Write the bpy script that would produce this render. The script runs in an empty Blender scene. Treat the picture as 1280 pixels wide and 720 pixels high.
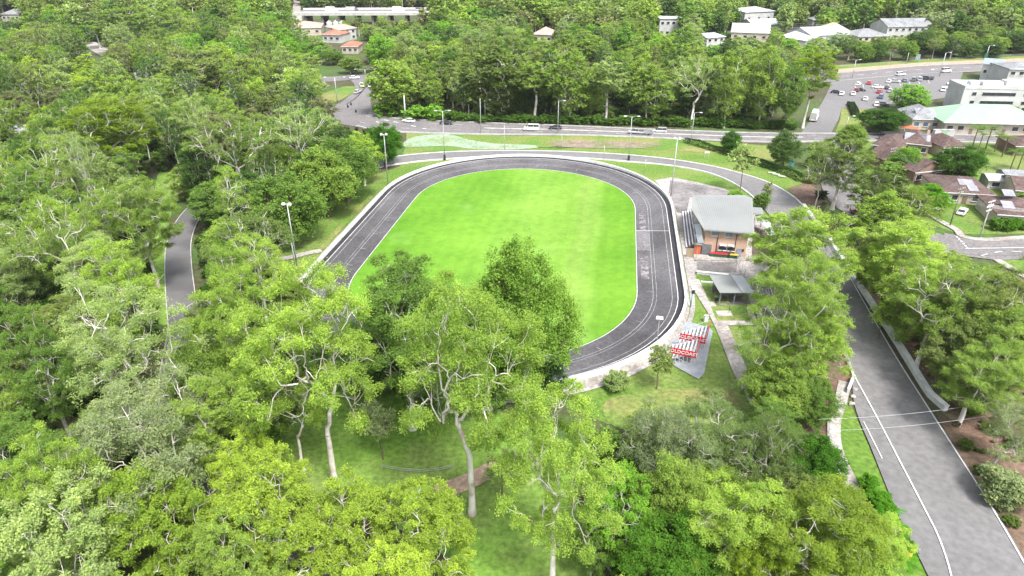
import bpy, math, random
import numpy as np
from mathutils import Vector, Matrix, geometry, noise
random.seed(7); RNG = np.random.RandomState(11)
scn = bpy.context.scene
COL = scn.collection
PI = math.pi
# ------------------------------------------------------------ camera
H_CAM = 60.0; FPX = 853.33; TH = math.radians(27.8)
ST, CT = math.sin(TH), math.cos(TH)
cam_d = bpy.data.cameras.new('camera'); cam = bpy.data.objects.new('camera', cam_d); COL.objects.link(cam)
cam_d.sensor_width = 36; cam_d.lens = 24.0; cam_d.clip_start = 1; cam_d.clip_end = 12000
cam.location = (0, 0, H_CAM); cam.rotation_euler = (math.radians(90) - TH, 0, 0)
scn.camera = cam
def P(x, y, z=0.0):
    """ground (or height z) point seen at photo pixel x, y"""
    v = y - 360.0; dn = FPX*ST + v*CT; fw = FPX*CT - v*ST
    k = (H_CAM - z)/dn
    return Vector(((x - 640)*k, fw*k, z))
def P2(x, y): return P(x, y).to_2d()
def zat(Y, y):
    v = y - 360.0
    return H_CAM - Y*(FPX*ST + v*CT)/(FPX*CT - v*ST)
def proj(X, Y, Z):
    dz = H_CAM - Z; dep = Y*CT + dz*ST
    return 640 + FPX*X/dep, 360 + FPX*(dz*CT - Y*ST)/dep, dep
# ------------------------------------------------------------ world
w = bpy.data.worlds.new('World'); scn.world = w; w.use_nodes = True
nt = w.node_tree; nt.nodes.clear()
sky = nt.nodes.new('ShaderNodeTexSky'); sky.sky_type = 'NISHITA'; sky.sun_disc = False
SUN_EL, SUN_AZ = math.radians(58), math.radians(150)   # azimuth clockwise from +Y (view direction)
sky.sun_elevation = SUN_EL; sky.sun_rotation = SUN_AZ
sky.air_density = 1.0; sky.dust_density = 3.0; sky.ozone_density = 1.0
hs = nt.nodes.new('ShaderNodeHueSaturation'); hs.inputs['Saturation'].default_value = 0.35
bg = nt.nodes.new('ShaderNodeBackground'); bg.inputs['Strength'].default_value = 0.15
ow = nt.nodes.new('ShaderNodeOutputWorld')
nt.links.new(sky.outputs[0], hs.inputs['Color']); nt.links.new(hs.outputs[0], bg.inputs['Color']); nt.links.new(bg.outputs[0], ow.inputs['Surface'])
sd = bpy.data.lights.new('sun', 'SUN'); sd.energy = 2.3; sd.angle = math.radians(13); sd.color = (1, .97, .91)
sun = bpy.data.objects.new('sun', sd); COL.objects.link(sun)
dv = Vector((math.sin(SUN_AZ)*math.cos(SUN_EL), math.cos(SUN_AZ)*math.cos(SUN_EL), math.sin(SUN_EL)))
sun.rotation_euler = dv.to_track_quat('Z', 'Y').to_euler(); sun.location = (0, 0, 300)
vs = scn.view_settings; vs.view_transform = 'Standard'; vs.look = 'None'; vs.gamma = 1; vs.use_curve_mapping = False
vs.exposure = 1.46
scn.render.engine = 'CYCLES'
cy = scn.cycles; cy.max_bounces = 5; cy.diffuse_bounces = 3; cy.transmission_bounces = 3; cy.glossy_bounces = 2; cy.transparent_max_bounces = 4
cy.volume_bounces = 0
# ------------------------------------------------------------ materials
M = {}
def nodes_of(name):
    m = bpy.data.materials.new(name); m.use_nodes = True
    n = m.node_tree.nodes; n.clear()
    out = n.new('ShaderNodeOutputMaterial'); return m, n, m.node_tree.links, out
def ramp(n, l, fac, stops):
    r = n.new('ShaderNodeValToRGB'); e = r.color_ramp.elements
    e[0].position, e[0].color = stops[0][0], (*stops[0][1], 1)
    e[1].position, e[1].color = stops[-1][0], (*stops[-1][1], 1)
    for p, c in stops[1:-1]:
        q = e.new(p); q.color = (*c, 1)
    l.new(fac, r.inputs[0]); return r.outputs[0]
def nz(n, l, scale, detail=5, rough=.6, dist=0, stretch=None, rot=0):
    tc = n.new('ShaderNodeNewGeometry'); t = n.new('ShaderNodeTexNoise')
    t.inputs['Scale'].default_value = scale; t.inputs['Detail'].default_value = detail
    t.inputs['Roughness'].default_value = rough; t.inputs['Distortion'].default_value = dist
    src = tc.outputs['Position']
    mp = n.new('ShaderNodeMapping')
    if stretch: mp.inputs['Scale'].default_value = stretch
    mp.inputs['Rotation'].default_value = (0, 0, rot)
    l.new(src, mp.inputs[0]); l.new(mp.outputs[0], t.inputs['Vector'])
    return t.outputs['Fac']
def mixc(n, l, fac, a, b, mode='MIX'):
    m = n.new('ShaderNodeMix'); m.data_type = 'RGBA'; m.blend_type = mode
    if isinstance(fac, float): m.inputs[0].default_value = fac
    else: l.new(fac, m.inputs[0])
    for i, s in ((6, a), (7, b)):
        if isinstance(s, tuple): m.inputs[i].default_value = (*s, 1)
        else: l.new(s, m.inputs[i])
    return m.outputs[2]
KEEPC = ('paint_white', 'barrier_white', 'wall_white', 'roof_white', 'red_panel', 'forest_floor', 'lawn_shade')
def surf(name, c1, c2, scale=.5, detail=6, rough=.9, c3=None, scale3=.05, bump=0, bscale=None, spec=.3, metal=0, lo=.35, hi=.65, stretch=None, rot=0, fine=0, fc=1):
    kk = 1.0 if name in KEEPC else .80
    c1, c2, c3 = (tuple(q*kk for q in c) if c else None for c in (c1, c2, c3))
    m, n, l, out = nodes_of(name)
    f = nz(n, l, scale, detail, stretch=stretch, rot=rot)
    c = ramp(n, l, f, [(lo, c1), (hi, c2)])
    if c3:
        f3 = nz(n, l, scale3, 4); r3 = ramp(n, l, f3, [(.45, (0, 0, 0)), (.62, (1, 1, 1))])
        c = mixc(n, l, r3, c, c3)
    if fine:
        ff = nz(n, l, fine, 3); g = ramp(n, l, ff, [(.3, (1-.38*fc,)*3), (.7, (1+.3*fc,)*3)])
        c = mixc(n, l, 1.0, c, g, 'MULTIPLY')
    b = n.new('ShaderNodeBsdfPrincipled'); b.inputs['Roughness'].default_value = rough; b.inputs['Metallic'].default_value = metal
    b.inputs['Specular IOR Level'].default_value = spec
    l.new(c, b.inputs['Base Color'])
    if bump:
        bf = nz(n, l, bscale or scale*4, 4); bm = n.new('ShaderNodeBump'); bm.inputs['Strength'].default_value = bump; bm.inputs['Distance'].default_value = .1
        l.new(bf, bm.inputs['Height']); l.new(bm.outputs[0], b.inputs['Normal'])
    l.new(b.outputs[0], out.inputs[0]); M[name] = m; return m
surf('forest_floor', (.045, .055, .018), (.085, .065, .042), .12, 8, c3=(.055, .11, .02), scale3=.04, bump=.6, bscale=1.5, fine=.9)
surf('lawn', (.10, .195, .024), (.145, .23, .036), .10, 8, c3=(.18, .23, .06), scale3=.05, bump=.3, bscale=3, fine=1.6)
surf('lawn_shade', (.115, .225, .028), (.155, .27, .042), .10, 8, c3=(.15, .21, .05), scale3=.06, bump=.3, bscale=3, fine=1.4)
surf('dry_lawn', (.16, .22, .05), (.26, .24, .09), .09, 8, c3=(.11, .22, .03), scale3=.06, bump=.3, bscale=3, fine=1.4)
surf('mulch', (.13, .075, .055), (.24, .155, .115), .25, 9, c3=(.10, .10, .05), scale3=.07, bump=.8, bscale=2, fine=1.6)
surf('rocky', (.20, .15, .11), (.30, .25, .20), .4, 9, c3=(.14, .19, .06), scale3=.06, bump=.8, bscale=1.6, fine=1.5)
surf('matting', (.24, .33, .23), (.32, .41, .30), .15, 6, c3=(.22, .29, .14), scale3=.16, fine=1.2)
surf('asphalt', (.162, .156, .159), (.184, .178, .181), .05, 8, c3=(.195, .188, .191), scale3=.03, rough=.85, fine=1.2, fc=.5)
surf('asphalt_band', (.10, .095, .10), (.135, .13, .135), .10, 8, c3=(.17, .162, .165), scale3=.05, rough=.85)
surf('asphalt_old', (.155, .144, .150), (.21, .195, .20), .10, 8, c3=(.20, .185, .185), scale3=.04, rough=.9, fine=2.0)
surf('track_asphalt', (.066, .062, .067), (.092, .087, .094), .08, 8, c3=(.14, .134, .141), scale3=.035, rough=.75, fine=2.0)
surf('track_patch', (.15, .14, .15), (.20, .19, .20), .5, 6, fine=2)
surf('track_worn', (.12, .112, .122), (.30, .28, .29), .9, 8, lo=.45, hi=.62, fine=2)
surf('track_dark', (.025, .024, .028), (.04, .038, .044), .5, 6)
surf('concrete', (.36, .33, .31), (.46, .43, .40), .35, 8, c3=(.28, .25, .23), scale3=.15, fine=2.2)
surf('concrete_dark', (.19, .175, .175), (.27, .25, .25), .3, 8, c3=(.14, .13, .13), scale3=.12, fine=2.2)
surf('concrete_pink', (.36, .325, .31), (.44, .405, .39), .25, 8, c3=(.28, .26, .25), scale3=.09, fine=2)
surf('dirt_path', (.38, .26, .20), (.50, .36, .28), .4, 8, fine=2)
surf('paint_white', (.46, .46, .46), (.64, .64, .64), .8, 6, rough=.6, lo=.3, hi=.6)
surf('paint_worn', (.22, .22, .23), (.46, .46, .46), .9, 6, rough=.7)
surf('barrier_white', (.44, .435, .43), (.62, .62, .61), .5, 8, rough=.7)
surf('barrier_grey', (.36, .35, .33), (.55, .54, .52), .5, 8, rough=.8)
surf('steel', (.42, .43, .45), (.56, .57, .59), 1.2, 5, rough=.45, metal=.4)
surf('steel_grey', (.22, .23, .25), (.33, .34, .36), 1.2, 5, rough=.5, metal=.3)
surf('galv_deck', (.24, .26, .29), (.33, .35, .38), 1.0, 5, rough=.7)
surf('roof_grey', (.225, .235, .23), (.27, .28, .275), .12, 5, rough=.55)
surf('roof_white', (.31, .325, .345), (.41, .425, .445), .15, 5, rough=.5)
surf('roof_green', (.25, .42, .27), (.31, .49, .33), .12, 5, rough=.6)
surf('roof_brown', (.085, .055, .050), (.145, .095, .086), .4, 8, rough=.85, fine=1.6)
surf('roof_slate', (.20, .205, .22), (.29, .30, .31), .25, 6, rough=.7, fine=1.5)
surf('roof_red', (.32, .12, .08), (.42, .18, .12), .3, 6, rough=.8)
surf('roof_pink', (.42, .27, .23), (.52, .36, .31), .3, 6, rough=.8)
surf('roof_beige', (.42, .34, .25), (.52, .44, .34), .3, 6, rough=.8)
surf('wall_white', (.34, .34, .335), (.45, .45, .445), .25, 6, rough=.85)
surf('wall_cream', (.45, .39, .31), (.55, .49, .40), .3, 6, rough=.85)
surf('wall_brown', (.20, .13, .10), (.28, .19, .15), .3, 6, rough=.85)
surf('solar', (.22, .22, .25), (.34, .34, .38), .6, 4, rough=.3)
surf('glass_dark', (.02, .022, .028), (.05, .055, .065), .6, 3, rough=.12, spec=.6)
surf('glass_blue', (.07, .10, .15), (.12, .16, .22), .6, 3, rough=.15, spec=.6)
surf('red_panel', (.50, .015, .03), (.60, .025, .05), .8, 4, rough=.5)
surf('orange', (.55, .12, .05), (.62, .16, .07), .8, 4, rough=.6)
surf('yellow', (.65, .40, .03), (.72, .48, .05), .8, 4, rough=.5)
surf('dark_plastic', (.02, .022, .024), (.04, .042, .044), .8, 4, rough=.5)
surf('green_plastic', (.02, .10, .05), (.03, .14, .07), .8, 4, rough=.5)
surf('teal', (.10, .38, .38), (.14, .46, .45), .8, 4, rough=.5)
surf('blue', (.04, .12, .35), (.06, .16, .42), .8, 4, rough=.5)
surf('blue_grey', (.22, .27, .33), (.30, .35, .40), .8, 4, rough=.6)
surf('tan_board', (.33, .25, .16), (.40, .32, .21), .8, 4, rough=.8)
surf('timber_grey', (.17, .14, .12), (.27, .23, .20), 2, 6, rough=.9)
surf('gum_bark', (.62, .57, .52), (.88, .85, .80), .8, 6, rough=.9, stretch=(1, 1, .35), c3=(.42, .35, .29), scale3=.5)
surf('pale_bark', (.50, .46, .42), (.72, .68, .63), .8, 6, rough=.9, stretch=(1, 1, .35))
surf('brown_bark', (.12, .08, .06), (.22, .16, .12), .8, 6, rough=.95, stretch=(1, 1, .35))
surf('tyre', (.012, .012, .013), (.025, .025, .026), 2, 3, rough=.8)
surf('hill', (.035, .06, .02), (.06, .09, .03), .01, 6)
surf('ribbed_litter', (.07, .05, .045), (.17, .125, .105), .9, 9, fine=3)
# brick
m, n, l, out = nodes_of('brick'); tc = n.new('ShaderNodeTexCoord'); mp = n.new('ShaderNodeMapping'); mp.inputs['Rotation'].default_value = (PI/2, 0, 0)
br = n.new('ShaderNodeTexBrick'); br.inputs['Scale'].default_value = 1.0; br.inputs['Brick Width'].default_value = .5; br.inputs['Row Height'].default_value = .2; br.inputs['Mortar Size'].default_value = .02
br.inputs['Color1'].default_value = (.47, .29, .21, 1); br.inputs['Color2'].default_value = (.40, .24, .17, 1); br.inputs['Mortar'].default_value = (.50, .42, .34, 1)
l.new(tc.outputs['Object'], mp.inputs[0]); l.new(mp.outputs[0], br.inputs['Vector'])
b = n.new('ShaderNodeBsdfPrincipled'); b.inputs['Roughness'].default_value = .9; l.new(br.outputs[0], b.inputs['Base Color']); l.new(b.outputs[0], out.inputs[0]); M['brick'] = m
# infield: mown grass with stripes that follow the straights, dry streak towards the right side
VA = .15; VC = Vector((-.45, 136.9)); VL = 21.2; VR = 27.1
m, n, l, out = nodes_of('infield')
g = n.new('ShaderNodeNewGeometry'); mp = n.new('ShaderNodeMapping'); mp.vector_type = 'TEXTURE'
mp.inputs['Location'].default_value = (VC.x, VC.y, 0); mp.inputs['Rotation'].default_value = (0, 0, -VA)
l.new(g.outputs['Position'], mp.inputs[0])
sx = n.new('ShaderNodeSeparateXYZ'); l.new(mp.outputs[0], sx.inputs[0])
cx = n.new('ShaderNodeMapRange'); cx.inputs[1].default_value = -28; cx.inputs[2].default_value = 28; l.new(sx.outputs[0], cx.inputs[0])
t = n.new('ShaderNodeTexNoise'); t.inputs['Scale'].default_value = .035; t.inputs['Detail'].default_value = 3
l.new(mp.outputs[0], t.inputs['Vector'])
ma = n.new('ShaderNodeMath'); ma.operation = 'MULTIPLY_ADD'; ma.inputs[1].default_value = .16; l.new(t.outputs[0], ma.inputs[0]); l.new(cx.outputs[0], ma.inputs[2])
base = ramp(n, l, ma.outputs[0], [(.05, (.090, .215, .016)), (.45, (.108, .238, .022)), (.60, (.128, .250, .032)), (.80, (.125, .245, .030)), (.845, (.144, .246, .040)), (.90, (.130, .245, .034)), (.94, (.095, .215, .018)), (1, (.100, .225, .018))])
f2 = nz(n, l, .05, 8); mot = ramp(n, l, f2, [(.35, (.80, .85, .8)), (.65, (1.2, 1.12, 1.3))])
f4 = nz(n, l, .55, 9, rough=.75); mo2 = ramp(n, l, f4, [(.3, (.80, .82, .84)), (.7, (1.20, 1.17, 1.2))])
c = mixc(n, l, 1.0, base, mot, 'MULTIPLY'); c = mixc(n, l, 1.0, c, mo2, 'MULTIPLY')
wv = n.new('ShaderNodeTexWave'); wv.inputs['Scale'].default_value = .11; wv.inputs['Distortion'].default_value = 1.2; l.new(mp.outputs[0], wv.inputs['Vector'])
ws = ramp(n, l, wv.outputs['Fac'], [(.3, (.97, .975, .97)), (.7, (1.025, 1.02, 1.025))]); c = mixc(n, l, 1.0, c, ws, 'MULTIPLY')
f5 = nz(n, l, .06, 3); pal = ramp(n, l, f5, [(.60, (0, 0, 0)), (.74, (.45, .45, .45))]); c = mixc(n, l, pal, c, (.19, .31, .09))
b = n.new('ShaderNodeBsdfPrincipled'); b.inputs['Roughness'].default_value = .95; b.inputs['Specular IOR Level'].default_value = .1
l.new(c, b.inputs['Base Color']); l.new(b.outputs[0], out.inputs[0]); M['infield'] = m
# foliage: colour of the whole tree comes from the object colour, each tuft varies with its own tint
def foliage(name, trans=.4, col=None):
    m, n, l, out = nodes_of(name)
    oi = n.new('ShaderNodeObjectInfo'); rgb = n.new('ShaderNodeRGB'); rgb.outputs[0].default_value = (*(col or (1, 1, 1)), 1); at = n.new('ShaderNodeAttribute'); at.attribute_name = 'tint'
    v = ramp(n, l, at.outputs['Fac'], [(0, (.62, .72, .65)), (.5, (1.0, 1.0, 1.0)), (.85, (1.28, 1.26, 1.1)), (1, (1.6, 1.5, 1.5))])
    c = mixc(n, l, 1.0, rgb.outputs[0] if col else oi.outputs['Color'], v, 'MULTIPLY')
    rr = ramp(n, l, oi.outputs['Random'], [(0, (.84, .88, .9)), (1, (1.12, 1.12, 1.1))])
    c = mixc(n, l, 1.0, c, rr, 'MULTIPLY')
    d = n.new('ShaderNodeBsdfPrincipled'); d.inputs['Roughness'].default_value = .85; d.inputs['Specular IOR Level'].default_value = .08
    tr = n.new('ShaderNodeBsdfTranslucent'); mx = n.new('ShaderNodeMixShader'); mx.inputs[0].default_value = trans
    l.new(c, d.inputs['Base Color'])
    tc = mixc(n, l, 1.0, c, (1.15, 1.2, .7), 'MULTIPLY'); l.new(tc, tr.inputs[0])
    l.new(d.outputs[0], mx.inputs[1]); l.new(tr.outputs[0], mx.inputs[2]); l.new(mx.outputs[0], out.inputs[0]); M[name] = m
foliage('leaves', .5)
# car paint from the object colour
m, n, l, out = nodes_of('car_paint'); oi = n.new('ShaderNodeObjectInfo'); b = n.new('ShaderNodeBsdfPrincipled')
f = nz(n, l, 1.5, 3); rr = ramp(n, l, f, [(.3, (.9, .9, .9)), (.7, (1, 1, 1))]); c = mixc(n, l, 1.0, oi.outputs['Color'], rr, 'MULTIPLY')
b.inputs['Roughness'].default_value = .3; b.inputs['Coat Weight'].default_value = .5; l.new(c, b.inputs['Base Color']); l.new(b.outputs[0], out.inputs[0]); M['car_paint'] = m
# ------------------------------------------------------------ object helpers
def tag(o, label=None, cat=None, group=None, kind=None):
    if label: o['label'] = label
    if cat: o['category'] = cat
    if group: o['group'] = group
    if kind: o['kind'] = kind
    return o
def empty(name, loc=(0, 0, 0), rz=0, **k):
    o = bpy.data.objects.new(name, None); COL.objects.link(o); o.location = loc; o.rotation_euler = (0, 0, rz); o.empty_display_size = .5
    return tag(o, **k)
def link(name, me, parent=None, color=None):
    o = bpy.data.objects.new(name, me); COL.objects.link(o)
    if parent: o.parent = parent
    if color: o.color = (*color, 1)
    return o
class MB:
    def __init__(s): s.v = []; s.f = []
    def face(s, pts):
        i = len(s.v); s.v += [tuple(p) for p in pts]; s.f.append(tuple(range(i, i+len(pts)))); return s
    def box(s, c, d, rz=0, top=1.0):
        i = len(s.v); cr, sr = math.cos(rz), math.sin(rz)
        for z, k in ((-.5, 1.0), (.5, top)):
            for x, y in ((-.5, -.5), (.5, -.5), (.5, .5), (-.5, .5)):
                X, Y = x*d[0]*k, y*d[1]*k
                s.v.append((c[0]+X*cr-Y*sr, c[1]+X*sr+Y*cr, c[2]+z*d[2]))
        s.f += [tuple(i+a for a in q) for q in ((0, 3, 2, 1), (4, 5, 6, 7), (0, 1, 5, 4), (1, 2, 6, 5), (2, 3, 7, 6), (3, 0, 4, 7))]; return s
    def bar(s, a, b, w, h=None):
        a, b = Vector(a), Vector(b); h = h or w; d = (b-a); d.normalize()
        u = d.cross(Vector((0, 0, 1)));
        if u.length < 1e-3: u = Vector((1, 0, 0))
        u.normalize(); v = u.cross(d); i = len(s.v)
        for p in (a, b):
            for x, y in ((-1, -1), (1, -1), (1, 1), (-1, 1)): s.v.append(tuple(p+u*x*w/2+v*y*h/2))
        s.f += [tuple(i+q for q in g) for g in ((0, 1, 2, 3), (7, 6, 5, 4), (0, 4, 5, 1), (1, 5, 6, 2), (2, 6, 7, 3), (3, 7, 4, 0))]; return s
    def tube(s, pts, rad, sides=6, cap=True):
        pts = [Vector(p) for p in pts]; n = len(pts); i0 = len(s.v)
        if not hasattr(rad, '__len__'): rad = [rad]*n
        for k, p in enumerate(pts):
            d = (pts[min(k+1, n-1)]-pts[max(k-1, 0)]); d.normalize() if d.length else None
            a = Vector((1, 0, 0)) if abs(d.x) < .8 else Vector((0, 1, 0))
            u = d.cross(a); u.normalize(); v = d.cross(u)
            for j in range(sides):
                t = 2*PI*j/sides; s.v.append(tuple(p+(u*math.cos(t)+v*math.sin(t))*rad[k]))
        for k in range(n-1):
            for j in range(sides):
                a = i0+k*sides+j; b = i0+k*sides+(j+1) % sides; s.f.append((a, a+sides, b+sides, b))
        if cap:
            s.f.append(tuple(i0+j for j in range(sides))); s.f.append(tuple(i0+(n-1)*sides+j for j in reversed(range(sides))))
        return s
    def prism(s, poly, z0, z1):
        """poly counter clockwise, flat"""
        i = len(s.v); n = len(poly)
        s.v += [(p[0], p[1], z0) for p in poly] + [(p[0], p[1], z1) for p in poly]
        s.f.append(tuple(i+n+k for k in range(n))); s.f.append(tuple(i+k for k in reversed(range(n))))
        s.f += [(i+k, i+(k+1) % n, i+n+(k+1) % n, i+n+k) for k in range(n)]; return s
    def build(s, name, mat, parent=None, smooth=False, color=None, bevel=0):
        used = sorted({i for f in s.f for i in f})
        if len(used) < len(s.v):
            mp_ = {a: b for b, a in enumerate(used)}; s.v = [s.v[i] for i in used]; s.f = [tuple(mp_[i] for i in f) for f in s.f]
        me = bpy.data.meshes.new(name); me.from_pydata(s.v, [], s.f); me.materials.append(M[mat] if isinstance(mat, str) else mat); me.update()
        if smooth: me.polygons.foreach_set('use_smooth', [True]*len(me.polygons))
        o = link(name, me, parent, color)
        if bevel:
            b = o.modifiers.new('bevel', 'BEVEL'); b.width = bevel; b.segments = 2; b.limit_method = 'ANGLE'
        return o
def spline(pts, n=8, closed=False):
    pts = [Vector(p).to_2d() for p in pts]; out = []; N = len(pts)
    rng = range(N if closed else N-1)
    for i in rng:
        g = (lambda k: pts[k % N]) if closed else (lambda k: pts[min(max(k, 0), N-1)])
        a, b, c, d = g(i-1), g(i), g(i+1), g(i+2)
        for j in range(n):
            t = j/n
            out.append(.5*((2*b)+(c-a)*t+(2*a-5*b+4*c-d)*t*t+(3*b-a-3*c+d)*t**3))
    if not closed: out.append(pts[-1])
    return out
def offs(pts, o, closed=False):
    r = []; N = len(pts)
    for i, p in enumerate(pts):
        a = pts[(i-1) % N] if closed else pts[max(i-1, 0)]; b = pts[(i+1) % N] if closed else pts[min(i+1, N-1)]
        d = (b-a).normalized(); nrm = Vector((d.y, -d.x)); r.append(p+nrm*o)      # + = right of travel
    return r
LAY = [0]
def lay(z):
    LAY[0] += 1; return z+LAY[0]*.0006
def strip(mb, L, R, z, closed=False):
    N = len(L); i = len(mb.v)
    mb.v += [(p.x, p.y, z) for p in L] + [(p.x, p.y, z) for p in R]
    for k in range(N if closed else N-1):
        q = (k+1) % N; mb.f.append((i+k, i+N+k, i+N+q, i+q))
    return mb
def wallstrip(mb, L, R, z0, z1, closed=False):
    N = len(L); i = len(mb.v)
    for z in (z0, z1): mb.v += [(p.x, p.y, z) for p in L] + [(p.x, p.y, z) for p in R]
    for k in range(N if closed else N-1):
        q = (k+1) % N
        mb.f += [(i+2*N+k, i+3*N+k, i+3*N+q, i+2*N+q), (i+k, i+2*N+k, i+2*N+q, i+q), (i+N+q, i+3*N+q, i+3*N+k, i+N+k)]
    if not closed:
        mb.f += [(i, i+N, i+3*N, i+2*N), (i+N-1, i+3*N-1, i+4*N-1, i+2*N-1)]
    return mb
def sheet(name, pts, z, mat, kind='structure', parent=None, smooth=0):
    pts = [Vector(p) for p in pts]
    if smooth: pts = spline(pts, smooth, True)
    tris = geometry.tessellate_polygon([[Vector((p.x, p.y, 0)) for p in pts]])
    z = lay(z); mb = MB(); mb.v = [(p.x, p.y, z) for p in pts]
    for t in tris:
        a, b, c = (pts[i] for i in t)
        if (b-a).cross(c-a) < 0: t = (t[0], t[2], t[1])
        mb.f.append(tuple(t))
    o = mb.build(name, mat, parent)
    if not parent: tag(o, kind=kind)
    return o
def pxs(*a): return [P2(x, y) for x, y in a]
def in_poly(x, y, poly):
    c = False; n = len(poly); j = n-1
    for i in range(n):
        xi, yi = poly[i]; xj, yj = poly[j]
        if (yi > y) != (yj > y) and x < (xj-xi)*(y-yi)/(yj-yi)+xi: c = not c
        j = i
    return c
def seg_dist(p, pts):
    best = 1e9
    for a, b in zip(pts, pts[1:]):
        d = b-a; t = max(0, min(1, (p-a).dot(d)/max(d.length_squared, 1e-9))); best = min(best, (p-a-d*t).length)
    return best
HAZE = 0.00006
# ============================================================ SETTING
mb = MB(); mb.face([(-3500, -400, 0), (3500, -400, 0), (3500, 7000, 0), (-3500, 7000, 0)]); tag(mb.build('ground', 'forest_floor'), kind='structure')
Z1, Z2, Z3, Z4, Z5 = .02, .08, .14, .20, .26
# lawns and other ground cover patches
lawn_poly = [(508, 178), (700, 186), (860, 175), (960, 182), (1005, 226), (1040, 262), (985, 300), (950, 330), (985, 420), (1000, 500), (950, 530), (860, 540), (760, 530), (700, 505), (640, 492), (560, 470), (430, 440), (375, 380), (336, 335), (332, 316), (395, 268), (450, 225), (500, 208)]
sheet('grass_surround', pxs(*lawn_poly), Z1, 'lawn')
sheet('grass_bank', pxs((508, 167), (640, 170), (760, 170), (862, 176), (900, 182), (965, 183), (985, 205), (900, 192), (800, 186), (700, 183), (600, 188), (508, 190)), Z2, 'dry_lawn')
sheet('grass_clearing', pxs((330, 575), (372, 520), (430, 478), (520, 480), (600, 500), (690, 560), (720, 620), (735, 760), (640, 820), (560, 800), (560, 700), (470, 650), (380, 625)), Z1, 'lawn_shade', smooth=4)
sheet('dry_grass_patch', pxs((905, 390), (925, 415), (945, 470), (968, 515), (940, 516), (920, 470), (905, 430)), Z2, 'dry_lawn', smooth=4)
sheet('dry_grass_strip', pxs((760, 500), (850, 486), (925, 492), (950, 530), (860, 545), (770, 535)), Z2, 'dry_lawn', smooth=4)
sheet('grass_strip', pxs((200, 215), (226, 225), (216, 260), (208, 300), (208, 350), (212, 400), (196, 400), (192, 350), (190, 300), (192, 250)), Z1, 'lawn_shade', smooth=4)
sheet('grass_verge', pxs((1050, 500), (1062, 502), (1092, 572), (1122, 640), (1165, 735), (1110, 740), (1076, 640), (1052, 575), (1044, 540)), Z1, 'lawn')
sheet('leaf_litter', pxs((1018, 262), (1060, 300), (1100, 330), (1200, 345), (1300, 345), (1500, 600), (1500, 900), (1330, 780), (1270, 690), (1195, 560), (1130, 452), (1082, 375), (1040, 318)), Z1, 'mulch')
sheet('leaf_litter_bank', pxs((985, 500), (1010, 470), (1045, 430), (1062, 458), (1060, 495), (1046, 495), (1034, 528), (1034, 560), (1010, 560)), Z1, 'mulch', smooth=3)
sheet('leaf_litter_roadside', pxs((984, 236), (1008, 228), (1040, 250), (1022, 272), (1008, 262), (998, 250)), Z2, 'mulch')
sheet('garden_grass', pxs((1050, 175), (1280, 180), (1420, 180), (1420, 294), (1280, 292), (1200, 293), (1110, 262), (1062, 240), (1060, 205), (1010, 195)), Z1, 'lawn')
sheet('garden_grass_lawn', pxs((1246, 325), (1400, 326), (1480, 380), (1300, 350)), Z2, 'lawn')
sheet('dry_grass_island', pxs((400, 118), (430, 108), (446, 108), (444, 114), (428, 124), (412, 130), (396, 128)), Z1, 'dry_lawn')
sheet('dry_grass_corner', pxs((1052, 135), (1084, 136), (1096, 146), (1085, 160), (1044, 166), (1050, 150)), Z2, 'dry_lawn')
sheet('road_bank', pxs((1048, 86), (1150, 78.5), (1280, 73), (1400, 68), (1400, 72), (1280, 77.5), (1150, 82.5), (1048, 91)), Z2, 'dirt_path')
sheet('road_bank_grass', pxs((1040, 82), (1150, 75), (1280, 70), (1400, 65), (1400, 68), (1280, 73), (1150, 78.5), (1042, 87)), Z2, 'dry_lawn')
sheet('rocky_bank', pxs((688, 178), (720, 176), (790, 178), (826, 180), (820, 184), (780, 186.5), (720, 185), (694, 183)), Z3, 'rocky', smooth=3)
sheet('pale_matting', pxs((506, 184), (508, 176), (520, 171), (545, 168.5), (566, 169), (585, 175), (620, 180), (668, 182), (664, 186.5), (600, 187.5), (560, 183)), Z3, 'matting', smooth=3)
# ---- roads
ROADS = []
def road(name, cl, width, mat='asphalt', z=Z4, sm=8, label=None):
    c = spline(pxs(*cl), sm); mb = MB(); strip(mb, offs(c, -width/2), offs(c, width/2), lay(z))
    o = tag(mb.build(name, mat), kind='structure'); ROADS.append((c, width/2)); return o, c
def line(parent, pts, w, z, mat='paint_white', name='lane_line', dash=None):
    mb = MB(); z = lay(z)
    if dash:
        acc = 0; seg = [pts[0]]; on = True; lim = dash[0]
        for a, b in zip(pts, pts[1:]):
            d = (b-a).length; pos = 0
            while acc+d-pos > lim:
                k = lim-acc; pos += k; q = a+(b-a)*(pos/d)
                if on: seg.append(q); strip(mb, offs(seg, -w/2), offs(seg, w/2), z)
                on = not on; seg = [q]; acc = 0; lim = dash[0] if on else dash[1]
            acc += d-pos
            if on: seg.append(b)
    else: strip(mb, offs(pts, -w/2), offs(pts, w/2), z)
    return mb.build(name, mat, parent)
def kerb(parent, pts, w, h, mat='barrier_white', name='kerb'):
    mb = MB(); wallstrip(mb, offs(pts, -w/2), offs(pts, w/2), 0, h+.2); return mb.build(name, mat, parent)
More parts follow.
